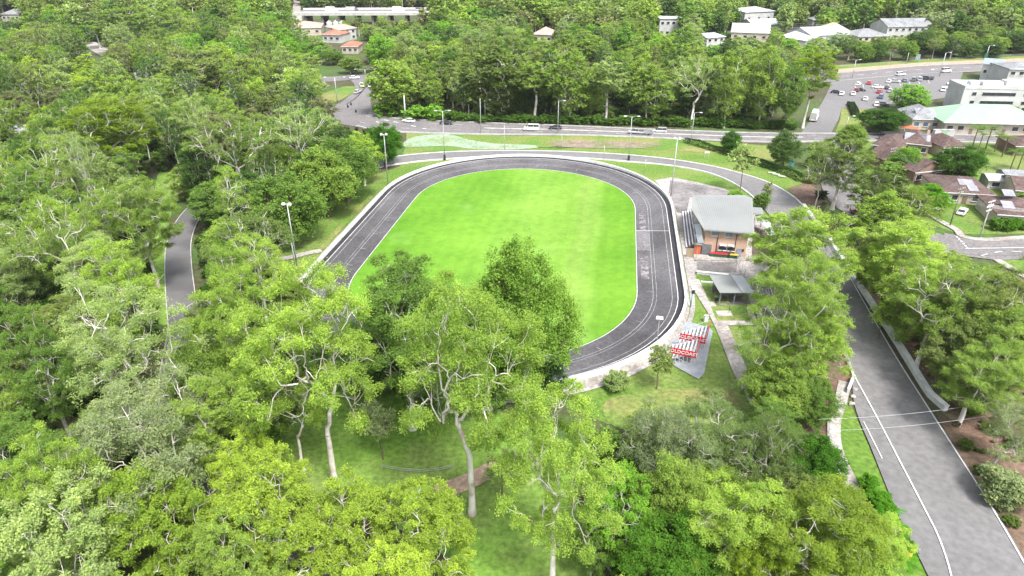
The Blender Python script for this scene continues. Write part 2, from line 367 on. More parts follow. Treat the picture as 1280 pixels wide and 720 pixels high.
# highway
hn = spline(pxs((462, 141), (480, 146.5), (511, 149.5), (605, 154), (699, 157.3), (761, 160), (860, 164), (957, 167), (1050, 167.5), (1150, 168), (1300, 172), (1450, 176)), 6)
hsth = spline(pxs((445, 158), (470, 163), (511, 166), (605, 168.4), (699, 169), (761, 170.5), (860, 174.5), (957, 178), (1050, 177), (1150, 176.5), (1300, 181), (1450, 186)), 6)
mb = MB(); strip(mb, hn, hsth, Z4); hw = tag(mb.build('highway', 'asphalt_old'), kind='structure')
hc = [(a+b)/2 for a, b in zip(hn, hsth)]; ROADS.append((hc, 9))
line(hw, offs(hn, .6), .2, Z5); line(hw, offs(hsth, -.6), .2, Z5)
for k, dd in ((.27, (3, 6)), (.73, (3, 6))): line(hw, [a+(b-a)*k for a, b in zip(hn, hsth)], .16, Z5, dash=dd)
md = [a+(b-a)*.5 for a, b in zip(hn, hsth)]; mb = MB(); q = [p for p in md if p.x > -12 and p.x < 95]; wallstrip(mb, offs(q, -.35), offs(q, .35), .1, .36); mb.build('median_kerb', 'barrier_grey', hw)
kerb(hw, offs(hn, -.15), .3, .16, 'barrier_grey'); kerb(hw, offs(hsth, .15), .3, .14, 'barrier_grey')
# western intersection
o = sheet('intersection', pxs((433, 94), (465, 94), (466, 107), (463, 127), (466, 139.5), (478, 146), (500, 150), (505, 164), (470, 163.5), (440, 158), (405, 152), (400, 138), (424, 130), (446, 113), (443, 106)), Z3, 'asphalt_old')
line(o, spline(pxs((458, 108), (447, 121), (433, 131)), 4), .4, Z4+.002, 'track_dark', 'median_strip')
for a, b in (((460, 144), (466, 145)), ((469, 147.5), (474, 148.5)), ((480, 150.5), (486, 151.5)), ((492, 153), (498, 154)), ((470, 153), (474, 154)), ((514, 158), (520, 159)), ((528, 161.5), (533, 162))):
    line(o, pxs(a, b), .5, Z5+.004, 'paint_white', 'chevron')
ROADS.append((pxs((450, 95), (452, 120), (440, 145)), 9))
road('back_road', [(330, 104), (400, 100), (450, 97), (530, 97), (580, 101), (660, 106), (760, 106), (860, 103), (960, 98), (1048, 96)], 11, 'asphalt_old', Z2)
# upper right highway and car park
un = spline(pxs((1030, 92), (1060, 90.5), (1152, 82.5), (1280, 77.5), (1420, 72)), 6); us = spline(pxs((1030, 103), (1060, 101), (1152, 93), (1280, 88), (1420, 83)), 6)
mb = MB(); strip(mb, un, us, Z4); uh = tag(mb.build('upper_highway', 'asphalt_old'), kind='structure'); ROADS.append(([(a+b)/2 for a, b in zip(un, us)], 14))
line(uh, offs(un, .8), .3, Z5); line(uh, [a+(b-a)*.5 for a, b in zip(un, us)], .3, Z5, dash=(4, 5)); line(uh, offs(us, -.8), .25, Z5)
cp = sheet('car_park', pxs((1040, 100), (1152, 91), (1205, 88), (1200, 101), (1184, 122), (1150, 128), (1112, 131), (1085, 137), (1052, 135), (1048, 150), (1038, 168), (1000, 168), (1012, 152), (1028, 128), (1036, 112)), Z3, 'asphalt')
for (x, y) in ((1068, 107), (1078, 106), (1090, 108), (1100, 107), (1110, 106), (1124, 104), (1136, 103), (1148, 102), (1160, 101)):
    line(cp, pxs((x, y), (x+1.5, y+4)), .15, Z5, 'paint_white', 'bay_line')
ROADS.append((pxs((1020, 166), (1040, 120), (1060, 115), (1170, 110)), 16))
# residential street
rs, rc = road('residential_street', [(1420, 313), (1280, 309), (1222, 310), (1180, 304), (1120, 286), (1070, 262), (1050, 240), (1049, 214), (1052, 190), (1058, 172)], 8.5, 'asphalt_old')
ex = sheet('street_corner', pxs((1180, 292), (1208, 297), (1236, 300), (1300, 297), (1420, 298), (1420, 327), (1300, 324), (1246, 326), (1206, 321), (1178, 316)), Z3, 'asphalt_old')
line(rs, spline(pxs((1206, 312), (1245, 311.5), (1290, 311), (1400, 312)), 4), .2, Z5); line(rs, spline(pxs((1226, 321), (1250, 316), (1290, 316)), 4), .2, Z5, dash=(2, 2))
line(rs, spline(pxs((1195, 297), (1203, 305), (1211, 314)), 4), .35, Z5, dash=(.6, .6), name='give_way_line')
fp = spline(pxs((1166, 272), (1178, 279), (1196, 289), (1204, 297), (1236, 300.5), (1300, 297), (1400, 297)), 5)
mb = MB(); wallstrip(mb, offs(fp, -.8), offs(fp, .8), 0, .31); tag(mb.build('footpath', 'concrete'), kind='structure')
fp2 = spline(pxs((1246, 326), (1262, 336), (1290, 352), (1340, 380)), 5); mb = MB(); wallstrip(mb, offs(fp2, -.8), offs(fp2, .8), 0, .33); tag(mb.build('footpath', 'concrete'), kind='structure')
# circuit road: top part, past the clubhouse, onto the long straight at lower right
cn = pxs((470, 200), (507, 195), (555, 191), (615, 189.3), (680, 189.6), (735, 191.5), (785, 194.5), (835, 199.5), (890, 208.7), (930, 219), (960, 229), (984, 242), (1003, 258), (1030, 295), (1062, 345), (1079, 375), (1121, 447), (1161, 510), (1197, 566), (1243, 638), (1284, 708), (1330, 790))
cs = pxs((472, 210), (507, 204.2), (550, 200), (615, 196), (680, 196.3), (735, 198.6), (785, 202.5), (835, 207), (880, 215), (914, 228), (938, 244), (955, 262), (968, 280), (990, 318), (1018, 368), (1034, 396), (1061, 452), (1068, 508), (1090, 565), (1120, 639), (1160, 722), (1200, 810))
cns, css = spline(cn, 6), spline(cs, 6)
mb = MB(); strip(mb, cns, css, Z4); cr = tag(mb.build('circuit_road', 'asphalt'), kind='structure'); ROADS.append(([(a+b)/2 for a, b in zip(cns, css)], 6))
k12 = 6*12+3
kerb(cr, offs(cns[:k12], -.1), .32, .13); kerb(cr, offs(css[:6*10+4], .1), .32, .13)
line(cr, offs(cns[k12:], .28), .17, Z5)
ll = spline(pxs((1061, 460), (1092.5, 517.5), (1125, 580), (1153, 634), (1171, 670), (1184, 706), (1192, 740)), 8); line(cr, ll, .17, Z5)
line(cr, pxs((1079, 529), (1102, 575)), .12, Z5, dash=None)
# circuit road, western side
wr, wc = road('circuit_road_west', [(472, 205), (430, 210), (370, 218), (310, 230), (262, 250), (238, 272), (225, 300), (223, 330), (226, 370), (230, 410), (224, 450), (222, 500), (240, 550), (280, 600), (330, 640), (400, 694), (450, 760)], 4.7, 'asphalt_band')
kerb(wr, offs(wc, -2.45), .16, .10, 'barrier_grey'); kerb(wr, offs(wc, 2.45), .16, .10, 'barrier_grey')
# paths
def path(name, cl, width, mat='concrete', z=Z3, h=0):
    c = spline(pxs(*cl), 6); mb = MB()
    if h: wallstrip(mb, offs(c, -width/2), offs(c, width/2), 0, h)
    else: strip(mb, offs(c, -width/2), offs(c, width/2), lay(z))
    tag(mb.build(name, mat), kind='structure'); return c
PATHS = [path('concrete_path', [(866, 350), (884, 378), (900, 405), (915, 440), (930, 475), (952, 512), (985, 560)], 2.3, 'concrete'),
 path('footpath', [(1056, 478), (1051, 500), (1043, 525), (1043, 555), (1052, 580), (1062, 602), (1074, 632), (1090, 668)], 1.7, 'concrete'),
 path('dirt_path', [(340, 326), (365, 322), (385, 317), (402, 314)], 1.8, 'concrete_pink'),
 path('dirt_track', [(545, 616), (560, 612), (585, 603), (610, 590), (640, 575)], 2.6, 'dirt_path')]
path('dirt_edge', [(402, 312), (430, 280), (465, 245)], 1.4, 'dry_lawn', Z2)
# forecourt round the clubhouse
sheet('forecourt', pxs((818, 226), (840, 222), (870, 228), (905, 236), (930, 250), (960, 285), (968, 322), (960, 345), (925, 350), (915, 345), (878, 345), (868, 340), (872, 356), (862, 352), (857, 330), (852, 300), (846, 268), (836, 244)), Z2, 'concrete_pink')
sheet('forecourt_dark', pxs((838, 226), (880, 233), (912, 240), (925, 248), (862, 247), (858, 268), (846, 266), (836, 240)), Z3, 'concrete_dark')
sheet('forecourt_asphalt', pxs((871, 328), (922, 328), (920, 341), (872, 341)), Z3, 'concrete_dark')
sheet('yard_slab', pxs((921, 327), (962, 328), (990, 400), (952, 408), (938, 382)), Z3, 'concrete_pink')
sheet('yard_slab_dark', pxs((936, 350), (975, 352), (985, 400), (955, 402)), Z4, 'concrete_dark')
sheet('small_lawn', pxs((872, 346), (909, 346), (912, 380), (886, 378)), Z3, 'lawn')
sheet('worn_lawn', pxs((888, 384), (930, 384), (935, 401), (896, 402)), Z3, 'dry_lawn')
sheet('slab_walk', pxs((898, 402), (936, 402), (933, 384), (940, 384), (946, 404), (944, 408), (900, 408)), Z4, 'concrete')
sheet('garden_bed', pxs((941, 285), (955, 288), (966, 305), (968, 321), (940, 321)), Z4, 'ribbed_litter')
sheet('front_apron', pxs((866, 320), (938, 320), (938, 327), (868, 327)), Z4, 'concrete')
# far water or road glimpse
sheet('distant_road', pxs((364, 26), (378, 26), (374, -6), (368, -6)), Z3, 'concrete')
sheet('unit_yard', pxs((92, 52), (108, 47), (136, 62), (128, 71), (112, 62)), Z3, 'concrete')
sheet('unit_yard', pxs((165, 82), (176, 78), (180, 100), (170, 100)), Z3, 'concrete')
sheet('dry_grass_field', pxs((690, 30), (745, 30), (750, 40), (690, 42)), Z2, 'dry_lawn')
sheet('street_yard', pxs((1085, 160), (1280, 168), (1280, 160), (1240, 150), (1180, 150)), Z2, 'asphalt_old')

# ============================================================ VELODROME
vd = Vector((math.sin(VA), math.cos(VA))); vn = Vector((vd.y, -vd.x))
def stad(t, nst=16, nb=40):
    """stadium curve at offset t outside the inner edge; returns points + bend amount"""
    r = VR+t; out = []
    for i in range(nst): out.append((VC+vn*r+vd*(-VL+2*VL*i/nst), 0 if 0 < i else 0))
    for i in range(nb):
        a = PI*i/nb; out.append((VC+vd*VL+(vn*math.cos(a)+vd*math.sin(a))*r, math.sin(a)))
    for i in range(nst): out.append((VC-vn*r+vd*(VL-2*VL*i/nst), 0))
    for i in range(nb):
        a = PI*i/nb; out.append((VC-vd*VL+(-vn*math.cos(a)-vd*math.sin(a))*r, math.sin(a)))
    return out
TW = 8.5
def bz(s, t): # banked height
    k = max(t, 0)/TW
    return .26+(.50+.50*(s**.7 if s > 0 else 0))*(.55*k+.45*k*k)
def band(mb, t0, t1, lift=0, sub=1, sel=None):
    ts = [t0+(t1-t0)*i/sub for i in range(sub+1)]; rings = [stad(t) for t in ts]; N = len(rings[0]); i0 = len(mb.v)
    for t, rg in zip(ts, rings): mb.v += [(p.x, p.y, bz(s, t)+lift) for p, s in rg]
    for a in range(sub):
        for k in range(N):
            if sel and not sel(k): continue
            q = (k+1) % N; mb.f.append((i0+a*N+k, i0+(a+1)*N+k, i0+(a+1)*N+q, i0+a*N+q))
    return mb
velo = empty('velodrome', (0, 0, 0), label='banked dark asphalt cycling track looping round the bright green infield', cat='velodrome')
inner = [p for p, s in stad(-.05)]
sheet('infield', inner, .22, 'infield')
band(MB(), 0, TW, 0, 6).build('track_surface', 'track_asphalt', velo, smooth=True)
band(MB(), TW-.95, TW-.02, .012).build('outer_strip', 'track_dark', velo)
for t, w_, mt in ((.02, .11, 'paint_white'), (2.95, .09, 'paint_worn'), (3.6, .07, 'paint_worn'), (6.35, .09, 'paint_worn'), (7.35, .11, 'paint_white')):
    band(MB(), t, t+w_, .024).build('track_line', mt, velo)
NS, NB = 16, 40
def patch(t0, t1, ks, mat, name, lift=.016):
    mb = MB(); band(mb, t0, t1, lift, 2, lambda k: k in ks); mb.build(name, mat, velo)
patch(.25, 2.9, set(range(7, 11)), 'track_patch', 'track_patch')
patch(.9, 2.4, {2, 3, 4, 5}, 'track_worn', 'track_patch'); patch(.9, 2.4, set(range(11, 15)), 'track_worn', 'track_patch')
def crossline(k, t0, t1, w_=.12, mat='paint_white', name='cross_line'):
    mb = MB(); A, B = stad(t0), stad(t1); (a, s), (b, s2) = A[k % len(A)], B[k % len(A)]
    d = (A[(k+1) % len(A)][0]-a).normalized()*w_/2
    mb.face([(*(a-d), bz(s, t0)+.034), (*(b-d), bz(s, t1)+.034), (*(b+d), bz(s, t1)+.034), (*(a+d), bz(s, t0)+.034)]); return mb.build(name, mat, velo)
crossline(11, 0.1, 7.3, .14)
for k in list(range(0, 16, 4)) + list(range(16, 56, 5)) + list(range(56, 72, 3)) + list(range(72, 112, 5)):
    if k not in (9,): crossline(k, 1.9, 2.9, .10, 'paint_worn')
# rim wall, its top and the concrete back
def rim(t0, t1, dz0, dz1, mat, name):
    mb = MB(); A, B = stad(t0), stad(t1); N = len(A)
    for (p, s), (q, _) in zip(A, B):
        z = bz(s, TW); mb.v += [(p.x, p.y, z+dz0), (p.x, p.y, z+dz1), (q.x, q.y, z+dz1), (q.x, q.y, z+dz0)]
    for k in range(N):
        a = 4*k; b_ = 4*((k+1) % N)
        for j in range(3): mb.f.append((a+j, b_+j, b_+j+1, a+j+1))
    mb.build(name, mat, velo)
rim(TW, TW+.45, -.3, .62, 'paint_white', 'rim_wall')
mb = MB(); A, B = stad(TW+.45), stad(TW+1.1); N = len(A)
for (p, s), (q, _) in zip(A, B): mb.v += [(p.x, p.y, bz(s, TW)-.12), (q.x, q.y, 0)]
mb.f = [(2*k, 2*k+1, (2*k+3) % (2*N), (2*k+2) % (2*N)) for k in range(N)]; mb.build('outer_face', 'concrete', velo)
mb = MB(); A, B = stad(TW+1.2), stad(TW+2.0)
strip(mb, [p for p, s in A], [p for p, s in B], Z3, True); tag(mb.build('perimeter_path', 'concrete_pink'), kind='structure')
# ============================================================ TREES: prototypes
def quadmesh(name, V, Q, mat, tint=None):
    me = bpy.data.meshes.new(name); V = np.asarray(V, np.float32).reshape(-1, 3); Q = np.asarray(Q, np.int32).reshape(-1, 4)
    me.vertices.add(len(V)); me.vertices.foreach_set('co', V.ravel())
    me.loops.add(Q.size); me.loops.foreach_set('vertex_index', Q.ravel())
    me.polygons.add(len(Q)); me.polygons.foreach_set('loop_start', np.arange(0, Q.size, 4, dtype=np.int32))
    try: me.polygons.foreach_set('loop_total', np.full(len(Q), 4, np.int32))
    except Exception: pass
    me.materials.append(M[mat])
    if tint is not None:
        a = me.attributes.new('tint', 'FLOAT', 'FACE'); a.data.foreach_set('value', np.asarray(tint, np.float32))
    me.update(calc_edges=True); return me
def leaves(C, s, tint, rng, up=.55, droop=0.0, asp=.5):
    """C centres (n,3), s sizes: rhombic leaf sprays"""
    n = len(C); nrm = rng.normal(size=(n, 3)); nrm /= np.linalg.norm(nrm, axis=1)[:, None]
    nrm[:, 2] = np.abs(nrm[:, 2])+up; nrm /= np.linalg.norm(nrm, axis=1)[:, None]
    a = rng.normal(size=(n, 3)); a[:, 2] -= droop; u = a-(a*nrm).sum(1)[:, None]*nrm; u /= np.linalg.norm(u, axis=1)[:, None]
    v = np.cross(nrm, u); s = np.asarray(s).reshape(-1, 1)
    V = np.stack([C-u*s*.5, C+v*s*.5*asp, C+u*s*.5, C-v*s*.5*asp], 1)
    return V.reshape(-1, 3), np.arange(n*4).reshape(-1, 4), tint
def tuft_cloud(clumps, R, flat, nleaf, size, rng, nsub=12, subr=.36, up=.55, droop=0, asp=.5, under=-.35, gauss=.55):
    cs = []; tt = []; ss = []
    per = max(2, int(nleaf/len(clumps)/nsub))
    for c in clumps:
        ct = rng.uniform(-.10, .10); rr = R*rng.uniform(.75, 1.25)
        d = rng.normal(size=(nsub, 3)); d /= np.linalg.norm(d, axis=1)[:, None]; d[:, 2] = np.where(d[:, 2] < under, -d[:, 2], d[:, 2])
        q = d*rng.uniform(.45, 1, (nsub, 1))*rr; q[:, 2] *= flat
        for k in range(nsub):
            p = rng.normal(size=(per, 3))*rr*subr*gauss; p[:, 2] *= .8
            cs.append(c+q[k]+p); t = np.clip(.5+ct+rng.normal()*.17, 0, 1); tt.append(np.clip(t+rng.normal(size=per)*.07, 0, 1)); ss.append(size*rng.uniform(.7, 1.3, per))
    return leaves(np.concatenate(cs), np.concatenate(ss), np.concatenate(tt), rng, up, droop, asp)
def sample_crown(N, R, z0, z1, rng, sep, shell=.55, lobes=.25, top_flat=1.0, low=.0):
    ph = rng.uniform(0, 6.28, 4); pts = []; cz = (z0+z1)/2; Rz = (z1-z0)/2
    for _ in range(N*60):
        if len(pts) >= N: break
        d = rng.normal(size=3); d /= np.linalg.norm(d)
        r = rng.uniform(shell**2, 1)**.5 if rng.rand() < .8 else rng.uniform(.15, 1)
        th = math.atan2(d[1], d[0]); k = 1+lobes*math.sin(2*th+ph[0])+lobes*.6*math.sin(3*th+ph[1])+lobes*.5*math.sin(4*d[2]+ph[2])
        p = np.array([d[0]*R*r*k, d[1]*R*r*k, cz+d[2]*Rz*r*(1+.3*lobes*math.sin(5*th+ph[3]))])
        if d[2] < -.35 and rng.rand() < .7-low: continue
        if all(np.linalg.norm((p-q)*[1, 1, 1.15]) > sep for q in pts): pts.append(p)
    return np.array(pts)
def skeleton(clumps, H, fork, r0, rng, lean=(0, 0), sides=7, wob=.05, twigs=2, minr=.035, kind_=''):
    mb = MB()
    def bez(p, d, e, r1, r2, L, n=4, sd=6):
        c = p+d*L*.45; pts = []
        for i in range(n+1):
            t = i/n; q = p*(1-t)**2+c*2*t*(1-t)+e*t*t
            if 0 < i < n: q = q+rng.normal(size=3)*L*wob
            pts.append(q)
        mb.tube(pts, [r1+(r2-r1)*i/n for i in range(n+1)], sd, cap=False); dd = pts[-1]-pts[-2]; return pts, dd/np.linalg.norm(dd)
    N = len(clumps)
    def grow(p, d, idx, r, lev):
        if len(idx) == 1:
            e = clumps[idx[0]]+np.array([0, 0, -.1]); L = np.linalg.norm(e-p)
            pts, dd = bez(p, d, e, r, minr*.6, L, 3, 4)
            for _ in range(twigs):
                a = pts[-2]; q = a+rng.normal(size=3)*[1, 1, .5]*L*.25+[0, 0, .2*L]; mb.tube([a, (a+q)/2+rng.normal(size=3)*.05*L, q], [minr*.8, minr*.6, minr*.4], 3, cap=False)
            return
        c = clumps[idx].mean(0); f = rng.uniform(.30, .5)
        q = p+(c-p)*f; q[2] = min(q[2], clumps[idx][:, 2].min()+.25*(clumps[idx][:, 2].max()-clumps[idx][:, 2].min())+.3) if lev > 0 else q[2]
        q = q + rng.normal(size=3)*np.linalg.norm(c-p)*.06; L = np.linalg.norm(q-p)
        pts, dd = bez(p, d, q, r, r*.86, L, 4, 6 if lev < 2 else 5)
        X = (clumps[idx]-c); nk = 3 if (len(idx) > 8 and lev < 2 and rng.rand() < .6) else 2
        if nk == 2:
            u, s_, vt = np.linalg.svd(X*[1, 1, .6], full_matrices=False); k = X@vt[0]; m = np.median(k)+rng.uniform(-.2, .2)*k.std()
            groups = [idx[k <= m], idx[k > m]]
        else:
            cen = X[rng.choice(len(idx), 3, replace=False)]
            for _ in range(6):
                lab = np.argmin(((X[:, None]-cen[None])**2).sum(2), 1)
                cen = np.array([X[lab == j].mean(0) if (lab == j).any() else cen[j] for j in range(3)])
            groups = [idx[lab == j] for j in range(3)]
        for g_ in groups:
            if len(g_): grow(pts[-1], dd, g_, max(r*.86*(len(g_)/len(idx))**(.34 if kind_ == 'grand' else .42), minr), lev+1)
    top = np.array([lean[0]*fork, lean[1]*fork, fork]); b = np.zeros(3)
    nseg = 7; pts = []; rad = []
    for i in range(nseg+1):
        t = i/nseg; p = b+(top-b)*t+np.array([math.sin(t*3+1)*.25, math.cos(t*2.5)*.2, 0])*t*(1-t)*(1.2 if kind_ == 'grand' else 3); pts.append(p); rad.append(r0*(1-.32*t)*(1+.5*max(0, 1-t*6)))
    pts[0] = pts[0]-[0, 0, .5]
    mb.tube(pts, rad, sides+1, cap=False); d = pts[-1]-pts[-2]; d /= np.linalg.norm(d)
    grow(pts[-1], d, np.arange(N), rad[-1], 0)
    return mb
# kind: H, R, z0, clumps, clumpR, flat, leaves, size, sep, shell, lobes, fork, trunk r, bark, up, droop, asp
KINDS = {
 'gum':   dict(H=27, R=8.0, z0=.24, n=84, cr=1.5, flat=.60, nl=62000, ls=.26, sep=1.8, shell=.62, lobes=.26, fork=.30, r0=.50, bark='gum_bark', up=1.0, droop=.4, asp=.55, low=.3),
 'grand': dict(H=28, R=9.0, z0=.30, n=66, cr=1.55, flat=.62, nl=64000, ls=.24, sep=2.0, shell=.70, lobes=.20, fork=.26, r0=.50, bark='gum_bark', up=1.0, droop=.4, asp=.50, low=.0),
 'tallgum': dict(H=29, R=6.2, z0=.42, n=54, cr=1.4, flat=.64, nl=44000, ls=.26, sep=1.8, shell=.5, lobes=.32, fork=.44, r0=.40, bark='gum_bark', up=.9, droop=.5, asp=.52, low=.1),
 'broad': dict(H=17, R=8.0, z0=.10, n=95, cr=1.9, flat=.80, nl=56000, ls=.32, sep=1.7, shell=.72, lobes=.16, fork=.16, r0=.42, bark='brown_bark', up=.9, droop=.2, asp=.60, low=.55),
 'grey':  dict(H=17, R=7.5, z0=.28, n=85, cr=1.25, flat=.60, nl=36000, ls=.26, sep=1.35, shell=.5, lobes=.24, fork=.18, r0=.34, bark='pale_bark', up=.6, droop=1.0, asp=.34, low=.2),
 'lime':  dict(H=14, R=7.5, z0=.14, n=120, cr=1.0, flat=.80, nl=52000, ls=.25, sep=1.15, shell=.62, lobes=.18, fork=.16, r0=.30, bark='pale_bark', up=1.0, droop=.1, asp=.55, low=.3),
 'sparse': dict(H=22, R=7.5, z0=.38, n=50, cr=1.3, flat=.58, nl=26000, ls=.25, sep=2.0, shell=.4, lobes=.32, fork=.28, r0=.42, bark='gum_bark', up=.8, droop=.8, asp=.38, low=.1),
 'leafy': dict(H=20, R=6.6, z0=.10, n=100, cr=1.6, flat=.70, nl=54000, ls=.31, sep=1.5, shell=.6, lobes=.25, fork=.30, r0=.30, bark='gum_bark', up=.9, droop=.4, asp=.55, low=.5),
 'sapling': dict(H=7, R=2.4, z0=.35, n=20, cr=.72, flat=.8, nl=2600, ls=.30, sep=.75, shell=.4, lobes=.25, fork=.35, r0=.09, bark='brown_bark', up=.4, droop=.5, asp=.45, low=.2),
 'shrub': dict(H=3.6, R=2.4, z0=.02, n=22, cr=.85, flat=.8, nl=6500, ls=.30, sep=.75, shell=.7, lobes=.18, fork=.12, r0=.09, bark='brown_bark', up=.9, droop=.2, asp=.55, low=.8),
}
LODS = {0: (1.0, 1.0), 1: (.42, 1.5), 2: (.16, 2.4), 3: (.03, 5.4)}
PROTO = {}
def proto(kind, var, lod):
    key = (kind, var, lod)
    if key in PROTO: return PROTO[key]
    K = KINDS[kind]; rng = np.random.RandomState(1000+var*37+sum(map(ord, kind)))
    R = K['R']; H = K['H']
    cl = sample_crown(K['n'], R-K['cr']*.8, H*K['z0'], H-K['cr']*.7, rng, K['sep'], K['shell'], K['lobes'], low=K['low'])
    lean = rng.uniform(-.06, .06, 2); cl[:, 0] += lean[0]*H; cl[:, 1] += lean[1]*H
    cl = cl[:, :]
    if lod == 3:
        mb = MB(); mb.tube([(0, 0, -.5), (0, 0, H*.45), (lean[0]*H, lean[1]*H, H*.75)], [K['r0'], K['r0']*.7, .12], 4, cap=False)
    else:
        mb = skeleton(cl, H, H*K['fork'], K['r0'], rng, lean*.8, twigs=(3 if lod == 0 else 1) if kind not in ('shrub', 'broad') else 1, minr=.05 if lod == 0 else .075, kind_=kind)
    tm = bpy.data.meshes.new('trunk'); tm.from_pydata(mb.v, [], mb.f); tm.materials.append(M[K['bark']]); tm.polygons.foreach_set('use_smooth', [True]*len(tm.polygons)); tm.update()
    fn, fs = LODS[lod]; nsub = 12 if lod < 2 else (8 if lod == 2 else 4)
    V, Q, T = tuft_cloud(cl, K['cr'], K['flat'], K['nl']*fn, K['ls']*fs, rng, nsub=nsub, up=K['up'], droop=K['droop'], asp=K['asp'] if lod < 2 else .6)
    cm = quadmesh('crown', V, Q, 'leaves', T)
    V3 = V.reshape(-1, 3); r95 = float(np.percentile(np.hypot(V3[:, 0]-lean[0]*H, V3[:, 1]-lean[1]*H), 96)); top = float(V3[:, 2].max())
    PROTO[key] = (tm, cm, r95, top, lean*H*.7); return PROTO[key]
def dead_proto(var=0):
    key = ('dead', var)
    if key not in PROTO:
        rng = np.random.RandomState(50+var); cl = sample_crown(26, 4.2, 5, 13, rng, 1.3, .6, .2)
        mb = skeleton(cl, 14, 4.5, .3, rng, (0, 0), twigs=4, minr=.05)
        me = bpy.data.meshes.new('trunk'); me.from_pydata(mb.v, [], mb.f); me.materials.append(M['gum_bark']); me.update(); PROTO[key] = me
    return PROTO[key]
def palm_proto(var, n=14, L=3.0, trunk=5.0):
    key = ('palm', var)
    if key not in PROTO:
        rng = np.random.RandomState(90+var); V = []; Q = []; T = []
        for k in range(n):
            a = 2*PI*k/n+rng.uniform(-.2, .2); el = rng.uniform(.15, 1.1); Lk = L*rng.uniform(.8, 1.1)
            d = np.array([math.cos(a), math.sin(a), 0]); side = np.array([-d[1], d[0], 0])
            N = 22
            for i in range(N):
                t = (i+.5)/N; p = d*Lk*t*math.cos(el*(1-t*.6))+np.array([0, 0, trunk+Lk*(math.sin(el)*t-.75*t*t)])
                w_ = .55*math.sin(PI*min(1, t*.85+.12))*L/3
                for s in (-1, 1):
                    tip = p+side*s*w_+d*.25+np.array([0, 0, -.25*w_]); q = d*.05
                    i0 = len(V); V += [p-q, p+q, tip+q*.4, tip-q*.4]; Q.append((i0, i0+1, i0+2, i0+3)); T.append(rng.uniform(.3, .8))
        cm = quadmesh('fronds', V, Q, 'leaves', T)
        mb = MB(); mb.tube([(0, 0, -.3), (.1, 0, trunk*.5), (0, 0, trunk+.1)], [.2, .15, .12], 8); tm = bpy.data.meshes.new('trunk'); tm.from_pydata(mb.v, [], mb.f); tm.materials.append(M['brown_bark']); tm.update()
        PROTO[key] = (tm, cm, L, trunk+L*.5)
    return PROTO[key]
# ------------------------------------------------------------ placing
KNAME = {'gum': 'gum_tree', 'tallgum': 'gum_tree', 'grand': 'gum_tree', 'leafy': 'leafy_tree', 'broad': 'broadleaf_tree', 'grey': 'paperbark_tree', 'lime': 'wattle_tree', 'sparse': 'gum_tree', 'sapling': 'sapling', 'shrub': 'shrub'}
KWORD = {'gum': 'gum tree', 'tallgum': 'tall gum tree', 'grand': 'gum tree', 'leafy': 'leafy tree', 'broad': 'broadleaf tree', 'grey': 'paperbark tree', 'lime': 'bushy wattle tree', 'sparse': 'gum tree', 'sapling': 'sapling', 'shrub': 'shrub'}
CATW = {'shrub': 'shrub'}
TREES = []   # (X, Y, R) placed
def place(kind, X, Y, h, R, color, label=None, group=None, rz=None, var=None, lod=None, z=0):
    dep = Y*CT+(H_CAM-h*.6)*ST
    if lod is None: lod = 0 if dep < 125 else (1 if dep < 230 else 2)
    nv = {0: 4, 1: 3, 2: 3}[lod]
    if var is None: var = random.randrange(nv)
    tm, cm, r95, top, off = proto(kind, var, lod)
    rz = random.uniform(0, 6.28) if rz is None else rz
    e = empty(KNAME[kind], (X, Y, z), rz, label=label, cat=CATW.get(kind, 'tree'), group=group)
    s = R/r95; e.scale = (s, s, h/top)
    link('trunk', tm, e); link('crown', cm, e, color)
    TREES.append((X, Y, R)); return e
LIME = (0.296, 0.408, .076); OLIVE = (0.215, 0.270, .078); GREEN = (0.160, 0.257, .054); DEEP = (0.094, 0.168, .042); PALE = (0.310, 0.393, .145); GREYG = (0.250, 0.298, .150)
YEL = (0.334, 0.433, .064); BRIGHT = (0.205, 0.377, .048); BROWNG = (0.215, 0.230, .105); MID = (0.241, 0.337, .070); BLUEG = (0.076, 0.143, .06)
CNAME = {}
def in_track(X, Y, m):
    r = Vector((X, Y))-VC; a = max(-VL, min(VL, r.dot(vd))); return (r-vd*a).length < VR+TW+m
def hero(label, kind, tx, ty, wpx, color, h=None, base=None, group=None, var=None, rz=None, lod=None):
    """tx,ty: photo pixel of the crown top; base: pixel row of the trunk foot if it shows, else h metres"""
    if base: B = P(tx if not isinstance(base, tuple) else base[0], base if not isinstance(base, tuple) else base[1]); Y = B.y; X = B.x; h = zat(Y, ty)
    else: q = P(tx, ty, h); X, Y = q.x, q.y
    if not base:
        while in_track(X, Y, 1.5+wpx*.006): h += .7; q = P(tx, ty, h); X, Y = q.x, q.y
    cz = h*.65; dep = Y*CT+(H_CAM-cz)*ST; R = wpx/2*dep/FPX
    return place(kind, X, Y, h, R, color, label, group, rz=rz, var=var, lod=lod)
HOUSE_FP = []
